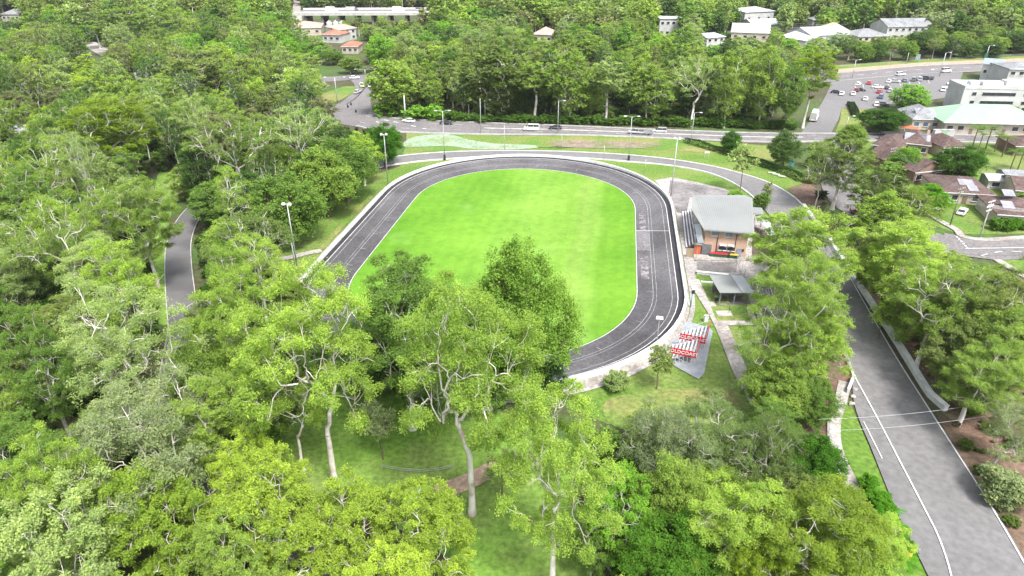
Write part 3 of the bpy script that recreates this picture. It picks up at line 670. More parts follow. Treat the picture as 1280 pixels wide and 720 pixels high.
# ============================================================ BUILDINGS
def local(A, B):
    """frame with x along A->B, y away from the camera"""
    A = Vector(A).to_2d(); B = Vector(B).to_2d(); L = (B-A).length; rz = math.atan2(B.y-A.y, B.x-A.x); return A, L, rz
def roof_mesh(L, D, z, rise, kind, ov=.5, th=.18):
    mb = MB(); x0, x1, y0, y1 = -ov, L+ov, -ov, D+ov
    if kind == 'flat': return mb.box(((x0+x1)/2, (y0+y1)/2, z+th/2+.01), (x1-x0, y1-y0, th))
    if kind == 'skillion':
        a = [(x0, y0, z+.02), (x1, y0, z+.02), (x1, y1, z+rise), (x0, y1, z+rise)]
    elif kind == 'gable':   # ridge along x
        ym = (y0+y1)/2; a = None
        for zz in (0, th):
            i = len(mb.v); mb.v += [(x0, y0, z+zz), (x1, y0, z+zz), (x1, ym, z+rise+zz), (x0, ym, z+rise+zz), (x0, y1, z+zz), (x1, y1, z+zz)]
        mb.f += [(6, 7, 8, 9), (9, 8, 11, 10), (3, 2, 1, 0), (4, 5, 2, 3), (0, 1, 7, 6), (5, 4, 10, 11), (1, 2, 8, 7), (2, 5, 11, 8), (3, 0, 6, 9), (4, 3, 9, 10)]; return mb
    elif kind == 'gable_y':
        xm = (x0+x1)/2
        for zz in (0, th): mb.v += [(x0, y0, z+zz), (x0, y1, z+zz), (xm, y1, z+rise+zz), (xm, y0, z+rise+zz), (x1, y0, z+zz), (x1, y1, z+zz)]
        mb.f += [(9, 8, 7, 6), (10, 11, 8, 9), (0, 1, 2, 3), (3, 2, 5, 4), (6, 7, 1, 0), (11, 10, 4, 5), (7, 8, 2, 1), (8, 11, 5, 2), (9, 6, 0, 3), (10, 9, 3, 4)]; return mb
    else:  # hip
        W_ = x1-x0; Dp = y1-y0; ym = (y0+y1)/2; xm = (x0+x1)/2; k = min(W_, Dp)/2
        if W_ >= Dp: r1, r2 = (x0+k*.98, ym), (x1-k*.98, ym)
        else: r1, r2 = (xm, y0+k*.98), (xm, y1-k*.98)
        c = [(x0, y0), (x1, y0), (x1, y1), (x0, y1)]
        mb.v = [(*p, z) for p in c] + [(*p, z+th) for p in c] + [(*r1, z+rise), (*r2, z+rise)]
        mb.f = [(3, 2, 1, 0), (0, 1, 5, 4), (1, 2, 6, 5), (2, 3, 7, 6), (3, 0, 4, 7)]
        mb.f += [(4, 5, 9, 8), (5, 6, 9), (6, 7, 8, 9), (7, 4, 8)] if W_ >= Dp else [(4, 5, 8), (5, 6, 9, 8), (6, 7, 9), (7, 4, 8, 9)]
        return mb
    i = [(p[0], p[1], p[2]+th) for p in a]; mb.v = a+i; mb.f = [(3, 2, 1, 0), (4, 5, 6, 7), (0, 1, 5, 4), (1, 2, 6, 5), (2, 3, 7, 6), (3, 0, 4, 7)]; return mb
def building(name, label, cat, A, B, D, h, wall='wall_white', roof='roof_grey', rkind='hip', rise=1.6, wins=None, doors=None, floors=1, group=None, chimney=None, panels=None, ov=.5, sidewins=0, glass='glass_dark'):
    A, L, rz = local(P2(*A) if isinstance(A, tuple) else A, P2(*B) if isinstance(B, tuple) else B)
    e = empty(name, (A.x, A.y, 0), rz, label=label, cat=cat, group=group)
    mb = MB(); mb.box((L/2, D/2, h/2), (L, D, h)); 
    if rkind == 'gable':
        i = len(mb.v); mb.v += [(0, 0, h), (0, D, h), (0, D/2, h+rise*.92), (L, 0, h), (L, D, h), (L, D/2, h+rise*.92)]; mb.f += [(i, i+2, i+1), (i+3, i+4, i+5)]
    if rkind == 'gable_y':
        i = len(mb.v); mb.v += [(0, 0, h), (L, 0, h), (L/2, 0, h+rise*.92), (0, D, h), (L, D, h), (L/2, D, h+rise*.92)]; mb.f += [(i, i+1, i+2), (i+3, i+5, i+4)]
    mb.build('wall', wall, e)
    r = roof_mesh(L, D, h, rise, rkind, ov).build('roof', roof, e)
    mb = MB(); mb.box((L/2, -ov-.06, h+.02), (L+2*ov, .1, .22)); mb.build('gutter', 'barrier_white', e)
    fh = h/floors
    def window(x, z, w_, hh, face=0):
        mb = MB(); g = MB()
        if face == 0: mb.box((x, -.03, z), (w_+.2, .08, hh+.2)); g.box((x, -.08, z), (w_, .05, hh)); s = MB().box((x, -.13, z-hh/2-.12), (w_+.3, .2, .07))
        elif face == 1: mb.box((-.03, x, z), (.08, w_+.2, hh+.2)); g.box((-.08, x, z), (.05, w_, hh)); s = MB().box((-.13, x, z-hh/2-.12), (.2, w_+.3, .07))
        else: mb.box((L+.03, x, z), (.08, w_+.2, hh+.2)); g.box((L+.08, x, z), (.05, w_, hh)); s = MB().box((L+.13, x, z-hh/2-.12), (.2, w_+.3, .07))
        f = mb.build('window', 'barrier_white', e); g.build('pane', glass, f); s.build('sill', 'barrier_white', f)
    n = wins if wins is not None else max(2, int(L/4))
    for fl in range(floors):
        for k in range(n):
            if fl == 0 and doors is not None and k in doors: continue
            window(L*(k+.5)/n, fh*fl+fh*.55, min(1.8, L/n*.55), min(1.3, fh*.42))
        for k in range(sidewins):
            window(D*(k+.5)/sidewins, fh*fl+fh*.55, 1.3, 1.1, 1); window(D*(k+.5)/sidewins, fh*fl+fh*.55, 1.3, 1.1, 2)
    for k in (doors if doors is not None else []):
        d = MB().box((L*(k+.5)/n, -.05, 1.05), (1.0, .1, 2.1)).build('door', 'wall_brown', e); MB().box((L*(k+.5)/n+.38, -.13, 1.0), (.05, .06, .16)).build('handle', 'steel', d)
    if chimney: MB().box((L*chimney, D*.5, h+rise*.9), (.7, .6, 1.6)).build('chimney', 'brick', r)
    for (fx, fy, w_, d_) in (panels or []):
        # solar or pale sheets lying on the front slope
        y = D*fy; k = rise/(D/2+ov) if rkind in ('hip', 'gable') else 0; z = h+.18+(y+ov)*k+.08
        m_ = MB(); x = L*fx; m_.v = [(x, y-d_/2, z-d_/2*k), (x+w_, y-d_/2, z-d_/2*k), (x+w_, y+d_/2, z+d_/2*k), (x, y+d_/2, z+d_/2*k)]; m_.v += [(a, b, c+.07) for a, b, c in m_.v]
        m_.f = [(3, 2, 1, 0), (4, 5, 6, 7), (0, 1, 5, 4), (1, 2, 6, 5), (2, 3, 7, 6), (3, 0, 4, 7)]; m_.build('roof_panel', 'solar', r)
    c = A+Vector((math.cos(rz), math.sin(rz)))*L/2+Vector((-math.sin(rz), math.cos(rz)))*D/2
    HOUSE_FP.append((c.x, c.y, max(L, D)*.55)); return e, L
# ------------------------------------------------------------ clubhouse
HR = 6.0
fl, fr, br_, bl = P(880, 287, HR), P(943, 292, HR), P(940, 251, HR), P(866, 247, HR)
club = empty('clubhouse', (fl.x, fl.y, 0), math.atan2(fr.y-fl.y, fr.x-fl.x), label='two storey brick clubhouse with wide pale grey metal roof beside the track', cat='building')
inv = Matrix.Rotation(-club.rotation_euler.z, 4, 'Z') @ Matrix.Translation(-Vector((fl.x, fl.y, 0)))
LF, LR, LB, LL = [inv @ q for q in (fl, fr, br_, bl)]
mb = MB(); wl = [(LF.x+.5, LF.y+.9), (LR.x-.9, LF.y+.9), (LB.x-1.2, LB.y-1.0), (LL.x+1.2, LL.y-1.0)]; mb.prism(wl, 0, HR-.15); mb.build('wall', 'brick', club)
mb = MB(); q = [(LF.x, LF.y), (LR.x, LR.y), (LB.x, LB.y), (LB.x-1.5, LB.y+1.6), (LL.x, LL.y), (LL.x-.5, LL.y*.55)]
n_ = len(q); zf = lambda y: HR+.05+y*.03
mb.v = [(x, y, zf(y)-.25) for x, y in q]+[(x, y, zf(y)) for x, y in q]; mb.f = [tuple(range(n_, 2*n_)), tuple(reversed(range(n_)))]+[(k, (k+1) % n_, n_+(k+1) % n_, n_+k) for k in range(n_)]
rf = mb.build('roof', 'roof_grey', club)
mb = MB()
for k in range(1, 26):
    x = LF.x+(LR.x-LF.x)*k/26; xb = LL.x+(LB.x-LL.x)*k/26; y1 = LL.y+(LB.y-LL.y)*k/26; mb.bar((x, LF.y+.1, zf(0)+.02), (xb, y1-.1, zf(y1)+.02), .05, .05)
mb.build('roof_rib', 'roof_grey', rf)
WL = wl[1][0]-wl[0][0]; WX = wl[0][0]; WY = wl[0][1]
mb = MB(); mb.bar((LF.x, LF.y-.08, HR-.12), (LR.x, LR.y-.08, HR-.12), .14, .2); mb.build('gutter', 'steel_grey', club)
for fx in (.30, .73): MB().bar((WX+WL*fx, WY-.08, 0), (WX+WL*fx, WY-.08, HR-.2), .12).build('downpipe', 'dark_plastic', club)
def cwin(fx, z, w_, h_, mat='glass_dark'):
    f = MB().box((WX+WL*fx, WY-.04, z), (w_+.22, .09, h_+.22)).build('window', 'barrier_white', club); MB().box((WX+WL*fx, WY-.09, z), (w_, .06, h_)).build('pane', mat, f); MB().box((WX+WL*fx, WY-.16, z-h_/2-.14), (w_+.3, .24, .07)).build('sill', 'barrier_white', f)
cwin(.21, 5.0, 1.2, .8, 'blue_grey'); cwin(.55, 5.0, 1.4, .8, 'blue_grey')
for fx in (.40, .49, .60, .68): cwin(fx, 1.9, .75, .7, 'glass_dark')
for fx in (.44, .63): MB().box((WX+WL*fx, WY-.35, 2.75), (1.3, .7, .10)).build('awning', 'paint_white', club)
MB().box((WX+WL*.53, WY-.06, 2.3), (.5, .1, .5)).build('notice_board', 'paint_white', club)
d = MB().box((WX+WL*.84, WY-.05, 1.05), (.95, .1, 2.1)).build('door', 'blue_grey', club); MB().box((WX+WL*.84+.36, WY-.13, 1.0), (.05, .06, .18)).build('handle', 'steel', d)
MB().box((WX+WL*.93, WY-.07, 1.8), (.35, .12, .5)).build('meter_box', 'dark_plastic', club)
gd = MB().box((WX+WL*.10-.2, WY-.05, 1.25), (1.9, .1, 2.5)).build('roller_door', 'steel_grey', club)
mb = MB(); [mb.box((WX+WL*.10-.2, WY-.115, .2+k*.25), (1.8, .02, .03)) for k in range(10)]; mb.build('slat', 'dark_plastic', gd)
mb = MB(); mb.box((wl[1][0]+.06, WY+2.5, 1.3), (.1, 3, 2.6)); mb.build('side_opening', 'dark_plastic', club)
HOUSE_FP.append((46, 137, 12))
def cpt(fx, dy, z=0):   # world point in front of the clubhouse wall
    return (Matrix.Translation((fl.x, fl.y, 0)) @ Matrix.Rotation(club.rotation_euler.z, 4, 'Z')) @ Vector((WX+WL*fx, WY-dy, z))
crz = club.rotation_euler.z
# side porch with dark steps at the right back corner
pc = P(945, 262, 3.2); e = empty('porch', (pc.x, pc.y-1, 0), crz, label='small grey roofed side porch at the right back corner of the clubhouse', cat='porch')
MB().box((0, 0, 3.3), (2.4, 4.0, .15)).build('roof', 'roof_grey', e)
for x, y in ((-1, -1.8), (1, -1.8), (1, 1.8), (-1, 1.8)): MB().box((x, y, 1.6), (.14, .14, 3.3)).build('post', 'steel_grey', e)
# curved white shade canopy
e = empty('shade_canopy', P(957, 283), 0, label='curved white fabric canopy arching right of the clubhouse', cat='canopy')
pp = [P(944, 268, 2.6), P(955, 271, 3.0), P(963, 278, 3.0), (P(968, 292, 2.4))]; inner_ = [P(946, 278, 2.3), P(951, 279, 2.6), P(957, 284, 2.6), P(960, 296, 2.1)]
o0 = P(957, 283); mb = MB(); V = [Vector(p)-o0 for p in pp]; U = [Vector(p)-o0 for p in inner_]
mb.v = [tuple(p) for p in V]+[tuple(p) for p in U]+[tuple(p-Vector((0, 0, .06))) for p in V]+[tuple(p-Vector((0, 0, .06))) for p in U]
mb.f = [(k, k+4, k+5, k+1) for k in range(3)]+[(k+8, k+9, k+13, k+12) for k in range(3)]+[(k, k+1, k+9, k+8) for k in range(3)]+[(k+4, k+12, k+13, k+5) for k in range(3)]
mb.build('fabric', 'roof_white', e)
for p in (V[0], V[3], U[1], U[3]): MB().bar((p.x, p.y, 0), (p.x, p.y, p.z), .09).build('post', 'steel', e)
# wheelie bins in front of the clubhouse
def make_bin(lidmat, label, group):
    t = empty('wheelie_bin', (0, 0, 0), label=label, cat='bin', group=group)
    MB().box((0, 0, .5), (.46, .52, .9), top=1.18).build('body', 'green_plastic', t, bevel=.02)
    MB().box((0, -.02, .99), (.60, .70, .10)).build('lid', lidmat, t, bevel=.03)
    for s in (-1, 1): MB().tube([(s*.2, .3, .1), (s*.28, .3, .1)], .1, 10).build('wheel', 'tyre', t)
    return t
def dup(root, loc, rz, **k):
    r = root.copy(); COL.objects.link(r); r.location = loc; r.rotation_euler = (0, 0, rz); tag(r, **k)
    for ch in root.children:
        c = ch.copy(); COL.objects.link(c); c.parent = r
        for g in ch.children: d = g.copy(); COL.objects.link(d); d.parent = c
    return r
b0 = make_bin('red_panel', 'green wheelie bin with red lid in the row under the clubhouse windows', 'red lidded bins')
for i in range(6):
    p = cpt(.20+i*.07, .75); (setattr(b0, 'location', p), setattr(b0, 'rotation_euler', (0, 0, crz))) if i == 0 else dup(b0, p, crz)
b1 = make_bin('yellow', 'green wheelie bin with yellow lid in the row left of the clubhouse door', 'yellow lidded bins')
for i in range(3):
    p = cpt(.66+i*.07, .75); (setattr(b1, 'location', p), setattr(b1, 'rotation_euler', (0, 0, crz))) if i == 0 else dup(b1, p, crz)
e = empty('barbecue', cpt(.605, .8), crz, label='black covered barbecue between the red and the yellow lidded bins', cat='barbecue'); MB().box((0, 0, .45), (.5, .5, .8)).build('cabinet', 'dark_plastic', e); MB().tube([(-.28, 0, .95), (.28, 0, .95)], .26, 10).build('hood', 'dark_plastic', e)
e = empty('screen_panel', P(862, 322), crz, label='tan timber screen between the track rim and the clubhouse', cat='screen')
MB().box((0, 0, 1.1), (1.5, .08, 2.0)).build('board', 'tan_board', e); [MB().box((s*.72, 0, 1.1), (.08, .14, 2.2)).build('post', 'timber_grey', e) for s in (-1, 1)]
e = empty('ticket_booth', P(871, 318), crz, label='small orange red booth against the left end of the clubhouse', cat='booth')
MB().box((0, .4, 1.1), (1.3, 1.2, 2.2)).build('wall', 'orange', e); MB().box((0, .4, 2.26), (1.6, 1.5, .12)).build('roof', 'roof_grey', e)
# terraces: long white-edged seating rows left of the clubhouse
e = empty('terrace_seating', (0, 0, 0), label='concrete spectator terrace with four long white edged rows beside the home straight', cat='terrace')
for i in range(4):
    a = P(857.5+i*4.0, 308-i*1.5, .5+i*.42); b = P(853+i*3.2, 264-i*.5, .5+i*.42); a.z = b.z = .5+i*.42
    d = (b-a).normalized(); nrm = Vector((d.y, -d.x, 0)); c = (a+b)/2; L = (b-a).length
    m_ = MB(); m_.prism([(a+nrm*.0).to_2d()[:], (a+nrm*.62).to_2d()[:], (b+nrm*.62).to_2d()[:], (b).to_2d()[:]], 0.02*i, .42+i*.42); s_ = m_.build('step', 'concrete_dark', e)
    m_ = MB(); m_.prism([(a-nrm*.02).to_2d()[:], (a+nrm*.25).to_2d()[:], (b+nrm*.25).to_2d()[:], (b-nrm*.02).to_2d()[:]], .425+i*.42, .49+i*.42); m_.build('bench_edge', 'paint_white', s_)
e = empty('awning', (0, 0, 0), label='pale slanted awning sheets over the terrace at the clubhouse side', cat='awning')
for i in range(3):
    q = [P(866.5+i*2.0-1, 268+i*12, 3.6), P(873+i*2.0, 268+i*12, 4.6), P(875.5+i*2.4, 279.5+i*12, 4.6), P(868+i*2.2, 279.5+i*12, 3.6)]
    m_ = MB(); m_.v = [tuple(p) for p in q]+[(p.x, p.y, p.z-.07) for p in q]; m_.f = [(0, 3, 2, 1), (4, 5, 6, 7), (0, 1, 5, 4), (1, 2, 6, 5), (2, 3, 7, 6), (3, 0, 4, 7)]; sh = m_.build('awning_sheet', 'roof_white' if i else 'concrete', e)
    for p in (q[0], q[3]): MB().bar((p.x+.1, p.y, 0), (p.x+.1, p.y, 3.5), .08).build('post', 'steel', e)
# ------------------------------------------------------------ shelter
A, L, rz = local(P2(898, 381), P2(935, 381)); e = empty('picnic_shelter', (A.x, A.y, 0), rz, label='open picnic shelter with flat pale metal roof beside the concrete path', cat='shelter')
r = MB(); z = 2.7; r.v = [(-.3, -.6, z), (L*.70, -.6, z), (L*.62, 5.6, z+.35), (-.6, 5.6, z+.35)]; r.v += [(a, b, c+.1) for a, b, c in r.v]; r.f = [(3, 2, 1, 0), (4, 5, 6, 7), (0, 1, 5, 4), (1, 2, 6, 5), (2, 3, 7, 6), (3, 0, 4, 7)]; r.build('roof', 'roof_grey', e)
r = MB(); r.v = [(L*.70+.02, -.6, z+.06), (L+.5, -.6, z-.1), (L+.2, 5.6, z+.25), (L*.62+.02, 5.6, z+.41)]; r.v += [(a, b, c+.1) for a, b, c in r.v]; r.f = [(3, 2, 1, 0), (4, 5, 6, 7), (0, 1, 5, 4), (1, 2, 6, 5), (2, 3, 7, 6), (3, 0, 4, 7)]; r.build('roof_extension', 'roof_white', e)
for x in (.1, L*.5, L-.1):
    for y in (0, 4.8): MB().box((x, y, 1.33), (.14, .14, 2.66)).build('post', 'steel_grey', e)
MB().box((L/2, 4.9, .7), (L, .12, 1.4)).build('rear_wall', 'concrete_dark', e); MB().box((L/2, 2.4, .03), (L, 5, .06)).build('floor', 'concrete_dark', e)
for x in (1.6, 4.0):
    t = empty('picnic_table', (A+Vector((math.cos(rz)*x-math.sin(rz)*2.2, math.sin(rz)*x+math.cos(rz)*2.2))).to_3d(), rz, label='dark picnic table under the %s half of the shelter roof' % ('left' if x < 2 else 'right'), cat='table')
    MB().box((0, 0, .78), (1.8, .75, .06)).build('table_top', 'timber_grey', t)
    for s in (-1, 1): MB().box((0, s*.75, .46), (1.8, .28, .05)).build('bench', 'timber_grey', t); MB().box((s*.6, 0, .39), (.08, .7, .72)).build('leg', 'steel_grey', t)
for (x, y, lb) in ((894, 364, 'upper'), (895, 377, 'lower')):
    t = empty('litter_bin', P(x, y), 0, label='dark litter bin on the grass left of the shelter, the %s one' % lb, cat='bin'); MB().tube([(0, 0, 0), (0, 0, 1.0)], [.3, .36], 12).build('body', 'dark_plastic', t); MB().tube([(0, 0, 1.0), (0, 0, 1.1), (0, 0, 1.2)], [.38, .36, .1], 12).build('lid', 'steel_grey', t)
t = empty('litter_bin', P(944, 394), 0, label='dark bin at the foot of the yard slab under the gum', cat='bin'); MB().tube([(0, 0, 0), (0, 0, 1.0)], [.32, .38], 12).build('body', 'dark_plastic', t); MB().tube([(0, 0, 1.0), (0, 0, 1.08)], [.4, .38], 12).build('lid', 'dark_plastic', t)
def lowwall(name, label, a, b, h, w_, mat='barrier_white', cat='wall'):
    a, b = P(*a), P(*b); o = a; e = empty(name, (a.x, a.y, 0), label=label, cat=cat); d = b-a
    m_ = MB(); ang = math.atan2(d.y, d.x); m_.box((d.x/2, d.y/2, h/2), (d.length, w_, h), ang); m_.build('wall', mat, e); MB().box((d.x/2, d.y/2, h+.03), (d.length+.1, w_+.1, .06), ang).build('coping', mat, e); return e
lowwall('retaining_wall', 'long white low wall crossing in front of the clubhouse forecourt', (871, 342), (910, 346), .5, .55)
lowwall('retaining_wall', 'short white low wall left of the shelter roof', (876, 354), (896, 355.5), .35, .4)
e = empty('concrete_plinth', P(905, 393), 0, label='pale square concrete plinth on the worn grass below the shelter', cat='plinth'); MB().box((0, 0, .12), (2.6, 1.9, .24)).build('slab', 'concrete', e); MB().bar((.9, .3, .2), (.9, .3, 1.5), .07).build('post', 'dark_plastic', e)
def railfence(name, label, pts, h=1.5, sp=2.2, mat='steel', rails=(1.45, .8, .2), mesh=None, group=None):
    W = [P(*p) for p in pts]; e = empty(name, W[0], label=label, cat='fence', group=group); o = W[0]; rl = MB()
    for a, b in zip(W, W[1:]):
        n = max(1, round((b-a).length/sp))
        for k in range(n): q = a+(b-a)*k/n-o; MB().bar((q.x, q.y, 0), (q.x, q.y, h), .07).build('post', mat, e)
        for z in rails: rl.bar((a.x-o.x, a.y-o.y, z), (b.x-o.x, b.y-o.y, z), .05)
    q = W[-1]-o; MB().bar((q.x, q.y, 0), (q.x, q.y, h), .07).build('post', mat, e); rl.build('rail', mat, e); return e
railfence('yard_fence', 'grey tubular fence round the fenced concrete yard right of the shelter', [(934, 352), (921, 326), (962, 329)], 1.5)
railfence('handrail', 'thin metal handrail behind the clubhouse along the circuit road kerb', [(957, 262), (966, 276), (972, 290)], 1.1, 2.0)
railfence('guard_rail', 'pale metal guard rail on the outer side of the footpath by the long straight', [(1047, 490), (1040, 508), (1035, 528), (1036, 556)], .9, 2.0, rails=(.85, .5))
railfence('guard_rail', 'dark handrail at the lower end of the footpath', [(1062, 612), (1070, 628), (1078, 646)], 1.0, 1.6, mat='steel_grey', rails=(.95, .5))
railfence('guard_rail', 'white rail along the left edge of the long straight before the footpath', [(1052, 430), (1056, 445), (1062, 462), (1066, 474)], .9, 1.8, mat='barrier_white', rails=(.85, .6, .35))
railfence('roadside_fence', 'thin wire roadside fence along the upper highway verge', [(1048, 84), (1100, 80.5), (1160, 76), (1230, 72), (1290, 69)], 1.0, 6, rails=(.9, .5))
# ------------------------------------------------------------ bleachers
pad = [P2(*q) for q in ((850, 401), (868, 405), (887, 411), (891, 415), (888, 428), (880, 468), (873, 475), (842, 458), (832, 446), (826, 434), (838, 418))]
sheet('stand_pad', pad, Z3, 'galv_deck')
def letters(txt, size, name, mat, parent, loc, rot, depth=.02):
    c = bpy.data.curves.new(name, 'FONT'); c.body = txt; c.size = size; c.extrude = depth; c.align_x = 'CENTER'; c.align_y = 'CENTER'; c.offset = size*.02
    o = bpy.data.objects.new(name, c); COL.objects.link(o); dg = bpy.context.evaluated_depsgraph_get(); me = bpy.data.meshes.new_from_object(o.evaluated_get(dg)); bpy.data.objects.remove(o); bpy.data.curves.remove(c)
    me.materials.clear(); me.materials.append(M[mat]); q = link(name, me, parent); q.location = loc; q.rotation_euler = rot; return q
def bleacher(label, A, vdir, LU, txt):
    """fl_: front low corner near camera (px,z) ; u: along the rows; rows climb to the right"""
    LW = vdir.length; v = vdir.normalized(); u = Vector((-v.y, v.x, 0))
    e = empty('bleacher_stand', (A.x, A.y, 0), math.atan2(v.y, v.x), label=label, cat='bleachers')   # local x: back (right), local y: along rows
    n = 7; st = LW/n; rise = .31; h0 = .40
    for i in range(n):
        s = MB().box((st*(i+.30), LU/2, h0+i*rise), (st*.42, LU, .06)).build('bench', 'paint_white', e)
    dk = MB()
    for i in range(n): dk.box((st*(i+.78), LU/2, h0+i*rise-.12), (st*.5, LU, .04))
    dk.build('deck', 'steel_grey', e)
    fr = MB(); k = max(2, round(LU/1.8))
    for j in range(k+1):
        y = LU*j/k
        fr.bar((0, y, .3), (LW, y, h0+n*rise-.2), .07)
        for i in range(1, n+1): fr.bar((st*i, y, .04), (st*i, y, h0+(i-1)*rise), .06)
        fr.bar((LW, y, .04), (0.3*LW, y, .7*h0+.3*n*rise), .04)
    fr.build('frame', 'barrier_white', e)
    zt = h0+n*rise
    # banners: rear and near side
    b = MB().box((LW+.08, LU/2, zt+.40), (.06, LU, .85)).build('banner', 'red_panel', e)
    wb = MB(); wb.box((LW+.02, LU/2, zt+.45), (.05, LU*.94, .30)); wb.build('banner_stripe', 'paint_white', b)
    b2 = MB().box((LW*.52, -.08, zt-.45), (LW*.98, .06, 1.1)).build('banner', 'red_panel', e)
    letters(txt, LW/5.3, 'banner_lettering', 'paint_white', b2, (LW*.52, -.13, zt-.45), (PI/2, 0, 0))
    rl = MB()
    for y in (0, LU):
        rl.bar((LW*.1, y, .6+h0), (LW, y, zt+.8), .05)
        for i in range(1, n+1): rl.bar((st*i, y, h0+(i-1)*rise), (st*i, y, h0+(i-1)*rise+1.1), .04)
    rl.build('rail', 'barrier_white', e); return e
SA = P(834, 451); SV = P(868, 458)-SA; SV.z = 0; SU = Vector((-SV.y, SV.x, 0)).normalized()
bleacher('spectator bleachers with red banner lettering in front, the stand nearest the camera', SA, SV, 4.4, 'GOLDCOAST.')
bleacher('spectator bleachers with red banner, the rear stand closer to the concrete path', SA+SU*4.7+SV.normalized()*.8, SV, 4.6, 'GOLDCOAST.')
e = empty('control_cabinet', P(882, 402), .1, label='small white cabinet on the grass above the bleachers', cat='cabinet'); MB().box((0, 0, .6), (.7, .5, 1.2)).build('body', 'paint_white', e, bevel=.03); MB().box((0, 0, 1.23), (.8, .6, .06)).build('lid', 'barrier_grey', e)
# ------------------------------------------------------------ far buildings
building('house', 'white house with dark windows, left of the big white sheds at the top', 'house', (823, 47), (851, 47), 12, 11, 'wall_white', 'roof_white', 'flat', 1, floors=2, wins=4)
building('house', 'small white two storey house with dark verandas behind the northern wood', 'house', (882, 63), (904, 61), 9, 6.5, 'wall_white', 'roof_white', 'skillion', 1, floors=2, wins=3)
building('warehouse', 'tall curved white shed, highest on the hill at the top', 'warehouse', (929, 33), (965, 31), 18, 9, 'wall_white', 'roof_white', 'hip', 2.5, wins=3)
building('warehouse', 'long cream roofed shed below the tall curved shed', 'warehouse', (913, 51), (960, 53), 30, 5, 'wall_cream', 'roof_white', 'gable', 3.4, wins=4)
building('warehouse', 'white roofed shed right of the long cream roofed shed', 'warehouse', (940, 43), (975, 42), 18, 5.5, 'wall_white', 'roof_white', 'gable', 2.6, wins=3)
building('house', 'large white roofed house with blue shaded front, second of the hill row', 'house', (982, 52), (1012, 60), 26, 6.5, 'wall_white', 'roof_white', 'gable_y', 3.0, floors=2, wins=4, glass='glass_blue')
building('house', 'white roofed extension with dark windows beside the large white roofed house', 'house', (1004, 66), (1024, 58), 14, 6, 'wall_white', 'roof_white', 'skillion', 1.2, floors=2, wins=3, glass='glass_blue')
building('house', 'white wall cottage behind the hill row', 'house', (1014, 37), (1029, 37), 9, 6, 'wall_white', 'roof_slate', 'hip', 2, wins=2)
building('house', 'beige hip roofed house behind the silver gum', 'house', (1031, 54), (1062, 54), 18, 6, 'wall_white', 'roof_beige', 'hip', 4.5, wins=4)
building('unit_block', 'cream unit block with slate hip roof facing the upper highway', 'building', (1069, 61), (1107, 60), 16, 6.5, 'wall_cream', 'roof_slate', 'hip', 3.2, floors=2, wins=5)
building('unit_block', 'long slate roofed unit block with four skylight ribs', 'building', (1106, 50), (1162, 49), 18, 7.5, 'wall_white', 'roof_slate', 'gable', 3.6, floors=2, wins=7, panels=[(.2, .3, .6, 7), (.45, .3, .6, 7), (.7, .3, .6, 7)])
building('house', 'pink tiled roof house in the middle of the northern wood', 'house', (666, 54), (690, 55), 14, 5, 'wall_cream', 'roof_pink', 'hip', 3.5, wins=3)
building('shop', 'wide low red roofed shop left of the viaduct', 'building', (360, 45), (402, 44), 22, 4.5, 'wall_cream', 'roof_pink', 'hip', 3, wins=4)
building('house', 'bright red roofed house beneath the viaduct', 'house', (404, 53), (426, 54), 12, 4.5, 'wall_white', 'roof_red', 'hip', 2.6, wins=3)
building('house', 'white walled house right of the bright red roof', 'house', (424, 52), (446, 49), 12, 6.5, 'wall_white', 'roof_pink', 'skillion', 1.2, floors=2, wins=3)
building('house', 'low terracotta roofed house nearest the western junction', 'house', (428, 67), (448, 67), 12, 3.6, 'wall_cream', 'roof_red', 'hip', 2.2, wins=3)
for x in (413, 421, 429):
    B = P(x, 43); e = empty('silo', B, label='white storage silo before the viaduct, %s of three' % {413: 'leftmost', 421: 'middle', 429: 'rightmost'}[x], cat='silo'); MB().tube([(0, 0, 0), (0, 0, 7), (0, 0, 8.2)], [1.9, 1.9, .3], 16).build('tank', 'wall_white', e); MB().tube([(0, 0, 8.1), (0, 0, 8.6)], .3, 8).build('cap', 'steel', e)
building('house', 'white fronted house at the far left top corner', 'house', (4, 27), (26, 27), 14, 5, 'wall_white', 'roof_slate', 'hip', 3, wins=4)
building('house', 'pale roofed house behind the far left crowns', 'house', (96, 27), (130, 26), 14, 4.5, 'wall_cream', 'roof_white', 'gable', 3, wins=4)
building('house', 'grey roofed house amid the upper left wood', 'house', (88, 62), (104, 58), 10, 4, 'wall_cream', 'roof_slate', 'gable', 2, wins=3)
building('house', 'pale flat roofed house glimpsed at the left frame edge', 'house', (10, 182), (42, 180), 9, 4, 'wall_white', 'roof_white', 'flat', 1, wins=3)
building('shed', 'long thin white roofed carport in the upper middle wood', 'building', (222, 55), (248, 55), 7, 3.5, 'wall_white', 'roof_white', 'flat', 1, wins=3)
building('office_block', 'white three storey office block with dark ribbon windows behind the car park', 'office', (1197, 140), (1336, 143), 12, 8.6, 'wall_white', 'roof_white', 'flat', 1, floors=3, wins=0, ov=.05)
A, L, rz = local(P2(1197, 140), P2(1336, 143)); off = bpy.data.objects['office_block']
for z in (3.7, 6.7):
    for (x0, x1) in ((.08, .12), (.17, .47), (.54, .68), (.75, .92)):
        f = MB().box((L*(x0+x1)/2, -.05, z), (L*(x1-x0), .14, 1.2)).build('window', 'steel', off); MB().box((L*(x0+x1)/2, -.10, z), (L*(x1-x0)-.2, .12, 1.05)).build('pane', 'glass_dark', f)
for x in (.1, .2, .3, .4, .5, .6, .7, .8, .9): MB().box((L*x, -.05, 1.1), (L*.07, .12, 1.9)).build('ground_floor_opening', 'dark_plastic', off)
